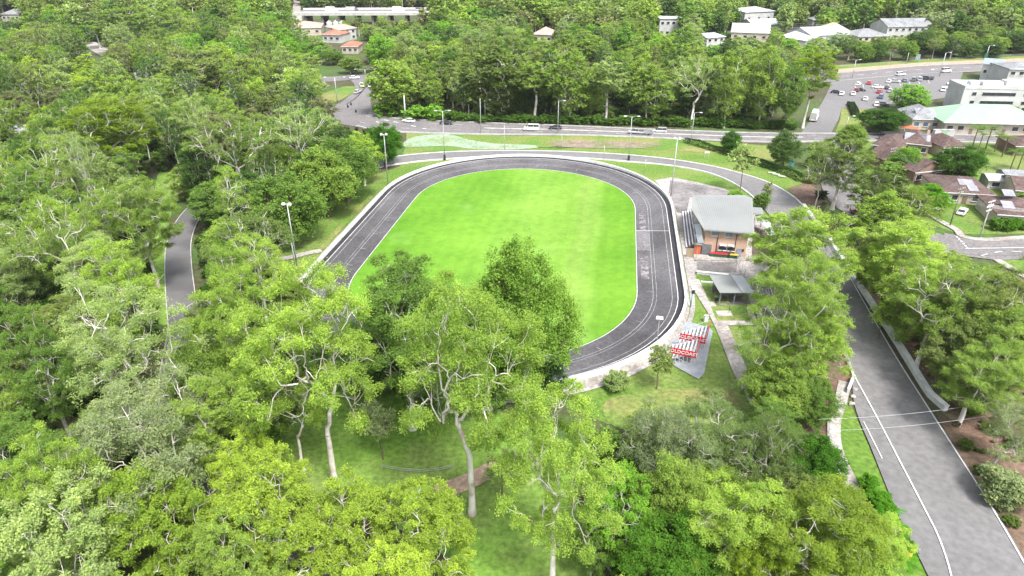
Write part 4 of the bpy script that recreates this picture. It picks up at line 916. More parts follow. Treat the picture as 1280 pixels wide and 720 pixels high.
mb = MB(); [mb.box((L*x, .1, 9.0), (w_, .3, .8)) for x, w_ in ((.5, L),)]; mb.box((.15, 6, 9.0), (.3, 12, .8)); mb.box((L/2, 11.9, 9.0), (L, .3, .8)); mb.build('parapet', 'wall_white', off)
for (x, y, w_, d_, h_) in ((.3, 6, 7, 4, 1.4), (.55, 7, 9, 4, 1.7), (.16, 7, 3, 3, 1.2), (.72, 6, 4, 4, 1.2)): MB().box((L*x, y, 8.75+h_/2), (w_, d_, h_)).build('roof_plant', 'barrier_white', off)
building('office_annexe', 'grey roofed building with white roof cap at the right frame edge', 'office', (1255, 109), (1320, 110), 14, 7.5, 'wall_white', 'roof_slate', 'hip', 2.0, floors=2, wins=6)
building('shed', 'blue-grey roofed shed behind the white office block', 'building', (1224, 100), (1246, 102), 12, 7, 'wall_white', 'blue_grey', 'gable', 1.5, wins=3)
building('childcare_centre', 'long building with pale green hip roof below the white offices', 'building', (1178, 168), (1300, 171), 16, 4.2, 'wall_cream', 'roof_green', 'hip', 4.2, wins=9, doors=[2, 5], ov=1.4)
e = building('gable_canopy', 'grey gabled glass fronted building left of the green roof', 'building', (1138, 162), (1172, 163), 13, 3.6, 'wall_cream', 'roof_slate', 'hip', 3.2, wins=3, glass='glass_blue', panels=[(.15, .22, 3.2, 3.5), (.6, .22, 2.4, 3)])
q = P(1136, 160, 2.6); e = empty('shade_sail', (q.x, q.y, 0), .2, label='small bright orange shade sail beside the grey gabled building', cat='shade sail')
m_ = MB(); m_.v = [(-2.6, -1.2, 3.1), (2.8, -1.9, 2.4), (2.2, 1.9, 3.0), (-2.4, 1.6, 2.5), (-2.6, -1.2, 3.04), (2.8, -1.9, 2.34), (2.2, 1.9, 2.94), (-2.4, 1.6, 2.44)]; m_.f = [(0, 1, 2, 3), (7, 6, 5, 4), (0, 4, 5, 1), (1, 5, 6, 2), (2, 6, 7, 3), (3, 7, 4, 0)]; m_.build('fabric', 'orange', e)
for x, y in ((-2.5, -1.2), (2.7, -1.8), (2.1, 1.8), (-2.3, 1.5)): MB().bar((x, y, 0), (x, y, 2.9), .09).build('post', 'steel', e)
# houses of the residential street
building('house', 'dark brown tiled house with carport, left wing of the brown roofs', 'house', (1089, 193), (1122, 199), 13, 3.0, 'wall_brown', 'roof_brown', 'hip', 2.2, wins=3, doors=[1])
building('house', 'brown house with large pale panels on its roof', 'house', (1124, 192), (1158, 196), 12, 3.4, 'wall_brown', 'roof_brown', 'hip', 2.4, wins=3, panels=[(.05, .22, 5.8, 3.6), (.55, .22, 3.2, 3.4)], chimney=.9)
building('house', 'long dark brown gabled house running toward the camera', 'house', (1140, 230), (1176, 226), 17, 3.2, 'wall_brown', 'roof_brown', 'gable_y', 2.6, wins=3, doors=[1])
building('house', 'maroon hip roofed house behind the dark green garden tree', 'house', (1176, 197), (1206, 196), 11, 3.0, 'wall_cream', 'roof_brown', 'hip', 2.4, wins=3, doors=[2])
building('house', 'low wide brown house with pale skylight sheets, middle of the street', 'house', (1172, 253), (1236, 257), 13, 2.8, 'wall_cream', 'roof_brown', 'hip', 2.0, wins=5, doors=[2], panels=[(.42, .3, 3.4, 2.4), (.55, .12, 2.2, 2.4)])
building('house', 'brown roofed house with white roof sheets at the right, beside the street corner', 'house', (1243, 283), (1310, 288), 12, 3.0, 'wall_cream', 'roof_brown', 'hip', 2.0, wins=4, panels=[(.12, .25, 2.4, 2.6), (.25, .62, 2.4, 2.4)])
building('house', 'pinkish brown roofed house with open carport at the right frame edge', 'house', (1266, 252), (1330, 258), 11, 3.0, 'wall_cream', 'roof_brown', 'gable', 1.8, wins=4)
building('shed', 'pale corrugated garden shed left of the carport house', 'shed', (1233, 236), (1252, 237), 5, 2.4, 'wall_white', 'roof_white', 'gable', .8, wins=1)
building('shed', 'long grey-white garage roof behind the street houses', 'shed', (1255, 233), (1296, 235), 6, 2.6, 'wall_white', 'roof_slate', 'gable', .9, wins=2)
building('house', 'brown roofed house at the right edge under the lane', 'house', (1266, 195), (1310, 196), 10, 3.0, 'wall_brown', 'roof_brown', 'hip', 2.0, wins=3)
# ------------------------------------------------------------ viaduct
A, B = P(372, 34), P(560, 33); o = Vector((A.x, A.y, 0)); L = (B-A).length; rz = math.atan2(B.y-A.y, B.x-A.x)
via = empty('viaduct', o, rz, label='long grey concrete motorway viaduct crossing behind the wood at the top', cat='bridge')
MB().box((L/2, 11, 8.2), (L, 24, 1.6)).build('deck', 'barrier_grey', via); MB().box((L/2, 11, 9.03), (L, 21, .06)).build('road_surface', 'asphalt_old', via)
for y in (-.9, 22.9): MB().box((L/2, y, 9.5), (L, .35, 1.0)).build('parapet', 'barrier_white', via)
for i in range(9): MB().box((L*(i+.5)/9, 11, 3.7), (1.4, 20, 7.4)).build('pier', 'concrete_dark', via)
# ============================================================ POLES
def pole(label, base, topy, head='single', mat='steel', r=.10, name='lamp_post', box=False, group=None, wide=1.6, rot=None, z=None):
    B = P(*base); h = zat(B.y, topy); e = empty(name, B, random.uniform(-.3, .3) if rot is None else rot, label=label, cat='lamp post' if head != 'none' and name == 'lamp_post' else 'pole', group=group)
    MB().tube([(0, 0, 0), (0, 0, h)], [r, r*.6], 8).build('pole', mat, e, smooth=True); MB().tube([(0, 0, 0), (0, 0, .25)], r*1.8, 8).build('base', 'concrete', e)
    if head == 'single': arms = [1]
    elif head == 'double': arms = [1, -1]
    else: arms = []
    for s in arms:
        MB().tube([(0, 0, h-.1), (s*wide*.5, 0, h+.15), (s*wide, 0, h+.22)], .05, 6).build('arm', mat, e); MB().box((s*(wide+.3), 0, h+.2), (.9, .34, .16), top=.7).build('lamp_head', 'paint_white', e)
    if head == 'flood':
        MB().box((0, 0, h), (wide, .12, .12)).build('crossbar', mat, e)
        for s in (-1, 1): MB().box((s*wide*.38, -.25, h+.1), (.62, .45, .38), top=.8).build('lamp_head', 'paint_white', e)
    if head == 'power':
        for dz, w_ in ((-.4, 2.6), (-1.3, 2.2)):
            c = MB().box((0, 0, h+dz), (w_, .12, .14)).build('crossarm', 'timber_grey' if mat != 'barrier_grey' else 'barrier_white', e)
            for s in (-.45, -.2, .2, .45): MB().tube([(s*w_, 0, h+dz+.05), (s*w_, 0, h+dz+.28)], .06, 6).build('insulator', 'paint_white', c)
    if box: MB().box((.0, -.25, .9), (.6, .45, 1.5)).build('control_box', 'dark_plastic', e)
    return e, h
pole('tall floodlight with twin white heads at the dirt path left of the track', (372, 336), 255, 'flood', r=.16)
pole('shorter plain pole just left of the twin headed floodlight', (370, 338), 302, 'none', r=.14, name='pole')
pole('slim white floodlight at the upper left bend of the track', (485.5, 233), 168, 'flood', r=.12)
pole('thick white pole at the junction kerb', (507, 149), 117, 'none', 'barrier_white', .32, name='pole')
pole('double armed lamp post on the circuit road above the track bend, with dark box', (556, 200), 139, 'double', r=.11, box=True)
pole('lamp post pair at the highway kerb, left one', (601, 167), 123, 'none', r=.13)
pole('lamp post pair at the highway kerb, right one', (606.5, 153), 125, 'single', r=.13)
pole('plain pole on the dry grass bank above the top of the track', (630.5, 189), 156, 'none', r=.10, name='pole')
pole('tall plain pole standing at the highway above the rocky bank', (697, 168), 126, 'single', r=.13)
pole('double armed lamp post beside the circuit road, with dark box, right of the rocky bank', (785.5, 201), 146, 'double', r=.12, box=True)
pole('tall floodlight at the upper right bend of the track near the clubhouse', (838.5, 246), 173, 'flood', r=.16)
pole('lamp post behind the hedge end beside the highway', (863, 183), 141, 'single', r=.11)
pole('thin pole on the grass between circuit road and upper bend', (754.5, 201), 182, 'none', r=.08, name='pole')
pole('thin pole on the grass right of the upper bend', (806, 217), 199, 'none', r=.08, name='pole')
pole('short post on the dry bank beside the rocky patch', (702, 186), 168, 'none', r=.09, name='pole')
pole('thin pole at the lower right bend standing inside the track rim', (820, 436), 397, 'flood', r=.07, wide=.7)
pole('dark pole at the lower end of the track beside the dense gum', (706, 468), 445, 'none', 'steel_grey', .08, name='pole')
pole('teal pole with white camera box on the lawn left of the concrete path', (863, 385), 362, 'none', 'teal', .13, name='pole')
q = P(863, 385); e = empty('camera_box', (q.x, q.y, 0), label='white camera box on top of the teal pole', cat='camera'); hh = zat(q.y, 362); MB().box((0, 0, hh+.25), (.6, .6, .45)).build('housing', 'paint_white', e, bevel=.04); MB().box((.05, -.12, hh-.35), (.5, .35, .7)).build('bracket_box', 'dark_plastic', e)
pole('lamp post at the left end of the car park', (1065, 98), 75, 'single', r=.16)
pole('tall lamp post with pale head between car park and upper highway', (1174, 96), 66, 'single', r=.22)
pole('lamp post on the verge left of the tall car park lamp', (1132.5, 80), 66, 'none', r=.16)
pole('green and white pole right of the car park beside the upper highway', (1229.5, 81), 57, 'single', r=.2)
pole('wide double armed street lamp left of the western junction', (422, 130), 97, 'double', r=.18, wide=3.4, rot=0)
pole('double armed street lamp at the far side of the western junction', (457, 98), 87, 'double', r=.18, wide=4.0, rot=0)
pole('lamp post with white head at the entrance road of the car park', (1056, 168), 146, 'single', r=.12)
wires_p = []
for lab, b, t in (('wooden power pole with crossarms before the brown roofed houses', (1110, 214), 184), ('slanting view power pole left of the low brown house', (1187, 283), 234), ('tall power pole with double white crossarms at the street corner', (1224, 298), 256), ('power pole behind the street corner pole', (1229, 283), 250)):
    e, h = pole(lab, b, t, 'power', 'barrier_grey' if 'corner' in lab else 'timber_grey', .16, name='power_pole', rot=.5); wires_p.append((e, h))
for x, t, b in ((883, 10, 38), (908, 14, 44), (941, 8, 22), (895, 26, 44), (1003, 14, 30), (992, 18, 30), (1058, 26, 36)):
    pole('power pole among the white roofs at the top, %s' % {883: 'leftmost', 908: 'before the cream shed', 941: 'beside the tall curved shed', 895: 'left of the cream shed', 1003: 'tallest right of the sheds', 992: 'shorter one right of the sheds', 1058: 'beside the beige roof'}[x], (x, b), t, 'power', 'timber_grey', .22, name='power_pole', rot=.1)
def wire(label, a, b, sag, n=3, gap=.7, group=None):
    a, b = Vector(a), Vector(b); d = (b-a).normalized(); s = Vector((-d.y, d.x, 0)); m_ = MB()
    for k in range(n):
        o = s*gap*(k-(n-1)/2); pts = [a+(b-a)*t/10+o-Vector((0, 0, sag*4*(t/10)*(1-t/10))) for t in range(11)]; m_.tube(pts, .015, 4)
    o_ = m_.build('power_line', 'steel', None); tag(o_, label, 'cable', group)
(p0, h0), (p1, h1), (p2, h2), (p3, h3) = wires_p
wire('overhead cables from the brown house pole toward the street', p0.location+Vector((0, 0, h0-.3)), p1.location+Vector((0, 0, h1-.3)), 1.2, 4)
wire('overhead cables between the two street poles', p1.location+Vector((0, 0, h1-.3)), p2.location+Vector((0, 0, h2-.3)), .8, 4)
wire('overhead cables leaving the street corner pole to the right', p2.location+Vector((0, 0, h2-.3)), Vector((140, 128, 8.5)), 1, 4)
wire('two thin cables crossing above the long straight', P(1030, 531, 6), P(1300, 500, 6), .8, 2, 2.2)
wire('thin cables over the white sheds at the top', P(941, 20, 13), P(1060, 30, 12), 2, 2)
# ============================================================ BRIDGE PARAPET, HEDGE, SMALL THINGS
pl_ = [P2(*q) for q in ((1004, 259), (1018, 279), (1036, 302), (1062, 341), (1076, 362), (1093, 388), (1124, 436), (1156, 488), (1166, 500), (1182, 514))]
e = empty('bridge_parapet', pl_[0].to_3d(), label='long white concrete parapet along the right side of the circuit road', cat='barrier'); W = [p-pl_[0] for p in spline(pl_, 4)]
n_ = len(W); mb = MB(); wallstrip(mb, offs(W, -.28), offs(W, .36), 0, .82); mb.build('wall', 'paint_white', e)
mb = MB(); wallstrip(mb, offs(W, -.38), offs(W, .46), .823, .95); mb.build('coping', 'paint_white', e)
mb = MB(); q = W[-3]; q2 = W[-1]; mb.bar((q.x-.28, q.y, .5), ((q.x+q2.x)/2-.28, (q.y+q2.y)/2, .5), .06, .25); mb.build('end_slot', 'dark_plastic', e)
e = empty('barrier_end', P(1066, 475), label='short white concrete barrier end at the left of the long straight', cat='barrier'); a = P(1066, 476); b = P(1059, 494); d = b-a; MB().box((d.x/2, d.y/2, .45), (d.length, .3, .9), math.atan2(d.y, d.x)).build('wall', 'barrier_white', e); MB().box((d.x/2, d.y/2, .94), (d.length, .4, .07), math.atan2(d.y, d.x)).build('coping', 'barrier_white', e)
def boulder(pts, label, group=None):
    for x, y in pts:
        me = bpy.data.meshes.new('rock'); rng = np.random.RandomState(int(x)); mb = MB(); N1, N2 = 7, 10
        for i in range(N1+1):
            for j in range(N2):
                a = PI*i/N1; b_ = 2*PI*j/N2; r = .42*(1+.18*math.sin(3*b_+x)+.1*rng.randn()); mb.v.append((r*math.sin(a)*math.cos(b_), r*math.sin(a)*math.sin(b_)*.8, .22+r*.6*math.cos(a)))
        for i in range(N1):
            for j in range(N2): mb.f.append((i*N2+j, (i+1)*N2+j, (i+1)*N2+(j+1) % N2, i*N2+(j+1) % N2))
        o = mb.build('rock', 'concrete', smooth=True); o.location = P(x, y); tag(o, label, 'rock', group)
boulder([(1069, 488), (1066, 497), (1064, 506)], 'pale rock beside the white barrier end at the road edge', 'rocks at the barrier end')
def hedge(label, pts, w_, h, color):
    W = spline([P2(*q) for q in pts], 6); o = W[0]; rng = np.random.RandomState(5); C = []; T = []
    for a, b in zip(W, W[1:]):
        L = (b-a).length; d = (b-a)/L; nn = Vector((-d.y, d.x)); n = int(L*190)
        for _ in range(n):
            t = rng.rand()*L; s = rng.uniform(-1, 1); z = rng.uniform(0, 1)
            if rng.rand() < .5: z = 1-rng.rand()*.1
            else: s = math.copysign(1-.1*rng.rand(), s)
            hh = h*(1+.12*math.sin(t+a.x)); p = a+d*t+nn*s*w_/2*(1-.15*z); C.append((p.x-o.x, p.y-o.y, z*hh)); T.append(rng.uniform(.2, .9))
    V, Q, T = leaves(np.array(C), np.full(len(C), .34), np.array(T), rng, up=.3)
    e = empty('hedge', o.to_3d(), label=label, cat='hedge'); link('foliage', quadmesh('foliage', V, Q, 'leaves', T), e, color)
    m_ = MB(); k = max(2, len(W)//4)
    for p in W[::3]: m_.tube([(p.x-o.x, p.y-o.y, -.1), (p.x-o.x+.1, p.y-o.y, h*.8)], [.06, .03], 5)
    m_.build('stem', 'brown_bark', e)
hedge('long dark green clipped hedge curving across the lawn between highway and circuit road', [(856, 178), (870, 182), (890, 188), (915, 196), (940, 204), (965, 212), (985, 219), (1003, 228)], 2.0, 1.7, (.030, .075, .012))
hedge('dark hedge strip at the car park corner grass, left one', [(1060, 131), (1064, 139), (1067, 147)], 1.3, 1.4, (.035, .06, .03))
hedge('dark hedge strip at the car park corner grass, right one', [(1065, 131), (1069, 139), (1072, 147)], 1.3, 1.4, (.035, .06, .03))
for i, x in enumerate((964.5, 970, 977)):
    B = P(x, 217.5+(x-964)*.35); e = empty('bench', B, -.42, label='white backless bench before the hedge, %s of three' % ('leftmost', 'middle', 'rightmost')[i], cat='bench'); MB().box((0, 0, .46), (1.9, .4, .08)).build('seat', 'paint_white', e); [MB().box((s*.7, 0, .22), (.1, .34, .42)).build('leg', 'steel', e) for s in (-1, 1)]
def sign(label, base, topy, w_, h_, mat='paint_white', cat='sign', legs=2):
    B = P(*base); h = zat(B.y, topy); e = empty('sign', B, random.uniform(-.1, .1), label=label, cat=cat)
    MB().box((0, 0, h-h_/2), (w_, .06, h_)).build('panel', mat, e)
    for s in ((-1, 1) if legs == 2 else (0,)): MB().bar((s*w_*.4, .06, 0), (s*w_*.4, .06, h-.1), .07).build('post', 'steel', e)
sign('small white notice frame on the grass left of the hedge', (883, 198), 189.5, 1.4, .5); sign('white sign board at the car park entrance verge', (987, 161), 153, 1.6, 2.0)
sign('small blue sign on the verge above the upper highway', (1146, 77), 68, 2.2, 2.6, 'blue_grey'); sign('teal cabinet sign beside the leaf litter tree', (988.5, 209), 201, 1.3, 1.6, 'teal'); sign('green road sign right of the car park lamp', (1229, 82), 66, 1.6, 3.0, 'green_plastic')
sign('small yellow marker beside the roadside verge', (1134, 703), 692, .5, .45, 'yellow', legs=1); sign('white panel sign below the north east wood', (1165.5, 88), 86, 1.5, .5)
e = empty('picnic_setting', P(1115, 176), .1, label='black roofed carport frame before the brown roofs', cat='carport'); MB().box((0, 0, 2.5), (7.5, 3.5, .25)).build('roof', 'dark_plastic', e); [MB().box((x, y, 1.2), (.15, .15, 2.4)).build('post', 'dark_plastic', e) for x in (-3.5, 3.5) for y in (-1.5, 1.5)]
# rubbish bins on the lane
for i, x in enumerate((1170, 1178, 1186)):
    B = P(x, 170); e = empty('storage_box', B, 0, label='white storage container before the green roofed building, %s of three' % ('leftmost', 'middle', 'rightmost')[i], cat='container'); MB().box((0, 0, 1.0), (2.2, 1.5, 2.0)).build('body', ('wall_white', 'roof_green', 'wall_white')[i], e, bevel=.05); MB().box((0, 0, 2.05), (2.4, 1.7, .1)).build('lid', 'barrier_grey', e)
# playground-like oval fence on the clearing
mb = MB(); cc = P2(500, 555); pts = [cc+Vector((math.cos(a)*7.0, math.sin(a)*3.6)) for a in np.linspace(PI*1.02, PI*1.95, 18)]
# ============================================================ VEHICLES
def loft(secs):
    """secs: list of (x, [(y,z)...]) closed rings"""
    mb = MB(); n = len(secs[0][1])
    for x, r in secs: mb.v += [(x, y, z) for y, z in r]
    for i in range(len(secs)-1):
        for j in range(n): mb.f.append((i*n+j, i*n+(j+1) % n, (i+1)*n+(j+1) % n, (i+1)*n+j))
    mb.f.append(tuple(reversed(range(n)))); mb.f.append(tuple((len(secs)-1)*n+j for j in range(n))); return mb
def ring(w_, z0, z1): return [(-w_*.92, z0), (w_*.92, z0), (w_, z0+.18), (w_, z1-.12), (w_*.9, z1), (-w_*.9, z1), (-w_, z1-.12), (-w_, z0+.18)]
CARP = {}
def car_proto(kind):
    if kind in CARP: return CARP[kind]
    S = {'car': dict(L=4.4, b=[(-2.2, .35, .70), (-2.05, .28, .88), (-1.1, .25, .93), (1.0, .25, .95), (1.95, .28, .85), (2.2, .38, .65)], c=[(-1.85, .90, .93), (-1.35, .91, 1.36), (.25, .91, 1.42), (1.05, .92, .95)]),
         'wagon': dict(L=4.8, b=[(-2.4, .38, .9), (-2.3, .3, 1.0), (1.2, .3, 1.02), (2.2, .32, .95), (2.4, .4, .7)], c=[(-2.3, .98, 1.1), (-2.1, .98, 1.68), (.5, .98, 1.72), (1.3, 1.0, 1.05)]),
         'ute': dict(L=5.2, b=[(-2.6, .45, .95), (-2.5, .42, 1.0), (-.3, .4, 1.0), (1.5, .4, 1.05), (2.5, .42, .98), (2.6, .5, .8)], c=[(-.65, .98, 1.05), (-.45, .98, 1.72), (.9, .98, 1.75), (1.6, 1.0, 1.08)]),
         'van': dict(L=5.2, b=[(-2.6, .4, 1.3), (-2.5, .35, 1.4), (1.3, .35, 1.4), (2.3, .38, 1.15), (2.6, .45, .8)], c=[(-2.55, 1.38, 1.42), (-2.45, 1.38, 2.15), (1.0, 1.38, 2.2), (1.75, 1.38, 1.42)]),
         'truck': dict(L=8.5, b=[(-4.2, .7, 1.1), (-4.0, .65, 1.1), (4.1, .65, 1.1), (4.25, .7, 1.0)], c=[(-4.2, 1.1, 3.3), (-4.1, 1.1, 3.4), (2.0, 1.1, 3.4), (2.1, 1.1, 3.3)])}[kind]
    W_ = .9 if kind != 'truck' else 1.2
    body = loft([(x, ring(W_, z0, z1)) for x, z0, z1 in S['b']])
    cab = S['c']; out = {}
    rs = [(cab[0][0], ring2(W_*.86, cab[0][1]-.05, cab[0][2])), (cab[1][0], ring2(W_*.74, cab[1][1]-.05, cab[1][2])), (cab[2][0], ring2(W_*.74, cab[2][1]-.05, cab[2][2])), (cab[3][0], ring2(W_*.86, cab[3][1]-.05, cab[3][2]))]
    glass = loft(rs); roof = MB(); roof.box(((cab[1][0]+cab[2][0])/2, 0, (cab[1][2]+cab[2][2])/2+.02), ((cab[2][0]-cab[1][0])*1.02, W_*1.42, .07))
    for x in ((cab[1][0]), cab[2][0], (cab[1][0]+cab[2][0])/2):
        for s in (-1, 1): roof.bar((x+(-.3 if x == cab[1][0] else (.35 if x == cab[2][0] else 0)), s*W_*.86, cab[0][1]), (x, s*W_*.75, cab[1][2]), .07)
    def tomesh(m_, nm, mat): me = bpy.data.meshes.new(nm); me.from_pydata(m_.v, [], m_.f); me.materials.append(M[mat]); me.update(); return me
    out['body'] = tomesh(body, 'body', 'car_paint'); out['windows'] = tomesh(glass, 'windows', 'glass_dark' if kind != 'truck' else 'wall_white'); out['roof'] = tomesh(roof, 'roof', 'car_paint')
    wh = MB(); wh.tube([(0, -.11, 0), (0, .11, 0)], .33 if kind != 'truck' else .48, 14); out['wheel'] = tomesh(wh, 'wheel', 'tyre'); rm = MB(); rm.tube([(0, -.12, 0), (0, .12, 0)], .19, 10); out['rim'] = tomesh(rm, 'rim', 'steel')
    hl = MB().box((0, 0, 0), (.08, .32, .16)); out['headlight'] = tomesh(hl, 'headlight', 'paint_white'); tl = MB().box((0, 0, 0), (.08, .28, .16)); out['taillight'] = tomesh(tl, 'taillight', 'red_panel')
    if kind == 'ute': tr = MB().box((-1.6, 0, 1.03), (1.7, 1.5, .06)); out['tray'] = tomesh(tr, 'tray', 'dark_plastic')
    if kind == 'truck': tr = loft([(2.3, ring2(1.1, .9, 2.4)), (2.4, ring2(1.1, .9, 2.6)), (3.6, ring2(1.1, .9, 2.6)), (4.2, ring2(1.1, .9, 1.8))]); out['cab'] = tomesh(tr, 'cab', 'car_paint')
    CARP[kind] = (out, S['L'], W_); return CARP[kind]
def ring2(w_, z0, z1):
    return [(-w_, z0), (w_, z0), (w_, z0+.02), (w_*.99, z1-.08), (w_*.93, z1), (-w_*.93, z1), (-w_*.99, z1-.08), (-w_, z0+.02)]
def car(label, kind, px, color, to=None, ang=None, z=Z4, name=None, loc=None, cat=None):
    out, L, W_ = car_proto(kind); B = loc if loc is not None else P(*px)
    if to: q = P(*to); ang = math.atan2(q.y-B.y, q.x-B.x)
    nm = name or {'car': 'parked_car', 'wagon': 'parked_car', 'ute': 'utility_truck', 'van': 'van', 'truck': 'truck'}[kind]
    e = empty(nm, (B.x, B.y, z), ang, label=label, cat=cat or {'car': 'car', 'wagon': 'car', 'ute': 'pickup', 'van': 'van', 'truck': 'truck'}[kind])
    for k in ('body', 'roof', 'windows', 'tray', 'cab'):
        if k in out: link(k, out[k], e, color)
    r = .33 if kind != 'truck' else .48
    for x in (-.31*L, .31*L):
        for s in (-1, 1):
            wo = link('wheel', out['wheel'], e); wo.location = (x, s*(W_-.08), r); link('rim', out['rim'], wo)
    for s in (-1, 1):
        h_ = link('headlight', out['headlight'], e); h_.location = (L/2-.06, s*W_*.7, .72 if kind != 'truck' else 1.0); t_ = link('taillight', out['taillight'], e); t_.location = (-L/2+.06, s*W_*.72, .78 if kind != 'truck' else 1.0)
    return e
WH, SI, BK, RD, GY, BL, DR = (.72, .72, .72), (.38, .39, .40), (.025, .026, .03), (.45, .03, .03), (.14, .145, .15), (.07, .12, .20), (.18, .03, .03)
car('white van travelling on the highway above the track', 'van', (664, 164), WH, (600, 162)); car('dark hatchback driving behind the white van on the highway', 'car', (694, 162.5), BK, (640, 161))
car('black car on the highway beneath the northern wood, left of the lamp pair', 'car', (558, 156), BK, (600, 158)); car('white car on the highway at the junction pole', 'car', (511, 153.5), WH, (480, 150))
car('silver utility towing a trailer on the highway', 'ute', (795, 168), SI, (740, 165)); car('silver car on the highway behind the trailer', 'wagon', (824, 166.5), SI, (770, 164))
e = empty('trailer', P(810, 169), math.atan2(1.2, -26), label='low grey box trailer towed by the silver utility', cat='trailer'); MB().box((0, 0, .75), (2.6, 1.6, .5)).build('tray', 'steel_grey', e); MB().bar((1.3, 0, .5), (2.6, 0, .5), .08).build('drawbar', 'steel_grey', e); [MB().tube([(0, s*.85-.08, .33), (0, s*.85+.08, .33)], .33, 12).build('wheel', 'tyre', e) for s in (-1, 1)]
car('white hatchback at the far side of the western junction', 'car', (443.5, 99), WH, (470, 98)); car('white utility with dark tray waiting in the western junction', 'ute', (452.5, 109), WH, (456, 125)); car('silver car leaving the western junction beside the dry island', 'car', (447, 117), SI, (470, 105))
car('white wagon half hidden behind the junction gum', 'wagon', (463, 109.5), WH, (462, 130))
PK = [('black car at the left end of the car park', 'car', (1045.5, 117), BK), ('white sedan touching the black car at the left end of the car park', 'car', (1052, 119), WH), ('white car with open boot left of the dark red hatchback', 'car', (1066, 119), WH),
 ('dark red hatchback in the lower left of the car park', 'car', (1071, 114.5), DR), ('black hatchback beside the dark red one', 'car', (1075, 114), BK), ('white car alone in the lane of the car park', 'car', (1081, 125.5), WH), ('white sedan in the upper left row of the car park', 'car', (1072.5, 107), WH),
 ('bright red car in the upper row of the car park', 'car', (1086, 105.5), RD), ('white sedan above the red car in the middle of the car park', 'car', (1096.5, 111), WH), ('red car in the middle of the car park', 'car', (1099, 116.5), RD), ('grey-blue car below the red car in the middle of the car park', 'wagon', (1100.5, 123), BL),
 ('white car in the lower row of the car park', 'car', (1095, 132.5), WH), ('dark grey car in the lower row of the car park, next to the white one', 'car', (1103.5, 132), GY), ('silver car in the right middle of the car park', 'car', (1112, 115.5), SI), ('dark car behind the silver car in the right middle of the car park', 'car', (1109, 111.5), BK),
 ('white hatchback in the back row of the car park', 'car', (1111, 103.5), WH), ('silver hatchback in the back row right of the white one', 'car', (1118.5, 103.5), SI), ('dark blue car in the back row of the car park', 'car', (1130.5, 102.5), BL), ('dark grey wagon in the back row of the car park', 'wagon', (1142, 101.5), GY),
 ('silver wagon in the back row of the car park', 'wagon', (1149.5, 101), SI), ('black wagon in the back row of the car park', 'wagon', (1157, 100), BK), ('black car at the right end of the back row', 'car', (1164, 99.5), BK), ('white car before the corner of the white offices', 'wagon', (1178, 114), WH), ('white van parked tight against the white offices', 'van', (1184, 111), WH)]
for i, (lb, k, p, c) in enumerate(PK): car(lb, k, p, c, ang=1.05+(.1*(i % 3)-.1) if i % 4 else -.5, z=Z3)
car('white car driving on the upper highway, left one', 'wagon', (1125, 95), WH, (1160, 92)); car('white van driving on the upper highway, right one', 'van', (1182, 91), WH, (1220, 88))
car('white delivery truck standing at the car park entrance', 'truck', (1017, 150), WH, (1022, 140), z=Z1); car('pale blue sedan parked under the dark olive gum', 'car', (1098, 286), (.40, .50, .62), (1120, 292)); car('dark car parked beside the pale blue sedan', 'car', (1084, 275), GY, (1070, 266))
car('white hatchback parked in the driveway behind the slanting power pole', 'car', (1202, 267), WH, (1206, 262), z=Z1); car('red car under the trees of the street bend', 'car', (1071, 270), DR, (1060, 262)); car('white wagon on the street bend', 'wagon', (1076, 279), WH, (1066, 270)); car('blue car in the open carport at the right frame edge', 'car', (1262, 249), BL, (1268, 247), z=Z1)
# vehicles on the viaduct
L_via = 138
for x, lb, k, c in ((.17, 'white lorry on the left of the viaduct', 'truck', WH), (.27, 'dark lorry second from the left on the viaduct', 'truck', GY), (.50, 'white lorry in the middle of the viaduct', 'truck', WH), (.70, 'white lorry right of the middle of the viaduct', 'truck', WH), (.77, 'white lorry at the right end of the viaduct', 'truck', WH), (.60, 'silver van on the viaduct', 'van', SI)):
    q = o.copy() if False else Vector((A.x, A.y, 0)); u = Vector((math.cos(via.rotation_euler.z), math.sin(via.rotation_euler.z), 0)); v = Vector((-u.y, u.x, 0))
    q = Vector(via.location)+u*L_via*x+v*(5 if k != 'van' else 9) if 'L_via' in globals() else Vector(via.location)+u*(x*115)+v*5
    car(lb, k, None, c, ang=via.rotation_euler.z, z=9.07, loc=q)
# boat on trailer
e = empty('boat', P(1096, 200), 2.9, label='white cabin boat on its trailer beside the brown roofed houses', cat='boat')
loft([(-3.4, [(-1.15, .7), (1.15, .7), (1.25, 1.5), (-1.25, 1.5)]), (0, [(-1.15, .55), (1.15, .55), (1.3, 1.5), (-1.3, 1.5)]), (2.2, [(-.75, .6), (.75, .6), (1.0, 1.6), (-1.0, 1.6)]), (3.5, [(-.06, 1.0), (.06, 1.0), (.1, 1.75), (-.1, 1.75)])]).build('hull', 'wall_white', e)
loft([(-1.6, ring2(.95, 1.5, 2.3)), (.6, ring2(.95, 1.5, 2.4)), (1.6, ring2(.8, 1.5, 1.7))]).build('cabin', 'paint_white', e); MB().box((-.5, 0, 2.0), (1.4, 1.96, .4)).build('window', 'glass_dark', e)
MB().box((-.4, 0, .45), (5.6, 1.6, .12)).build('trailer_frame', 'steel', e); [MB().tube([(-.8, s*1.05-.1, .33), (-.8, s*1.05+.1, .33)], .33, 12).build('wheel', 'tyre', e) for s in (-1, 1)]
for i, x in enumerate(((439, 132), (435, 135), (445, 141))):
    B = P(*x); o_ = MB().tube([(0, 0, 0), (0, 0, 1.1), (0, 0, 1.25)], [.35, .3, .1], 10).build('bollard', 'dark_plastic'); o_.location = B; tag(o_, 'black bollard on the western junction, %s of three' % ('middle', 'leftmost', 'nearest')[i], 'bollard')
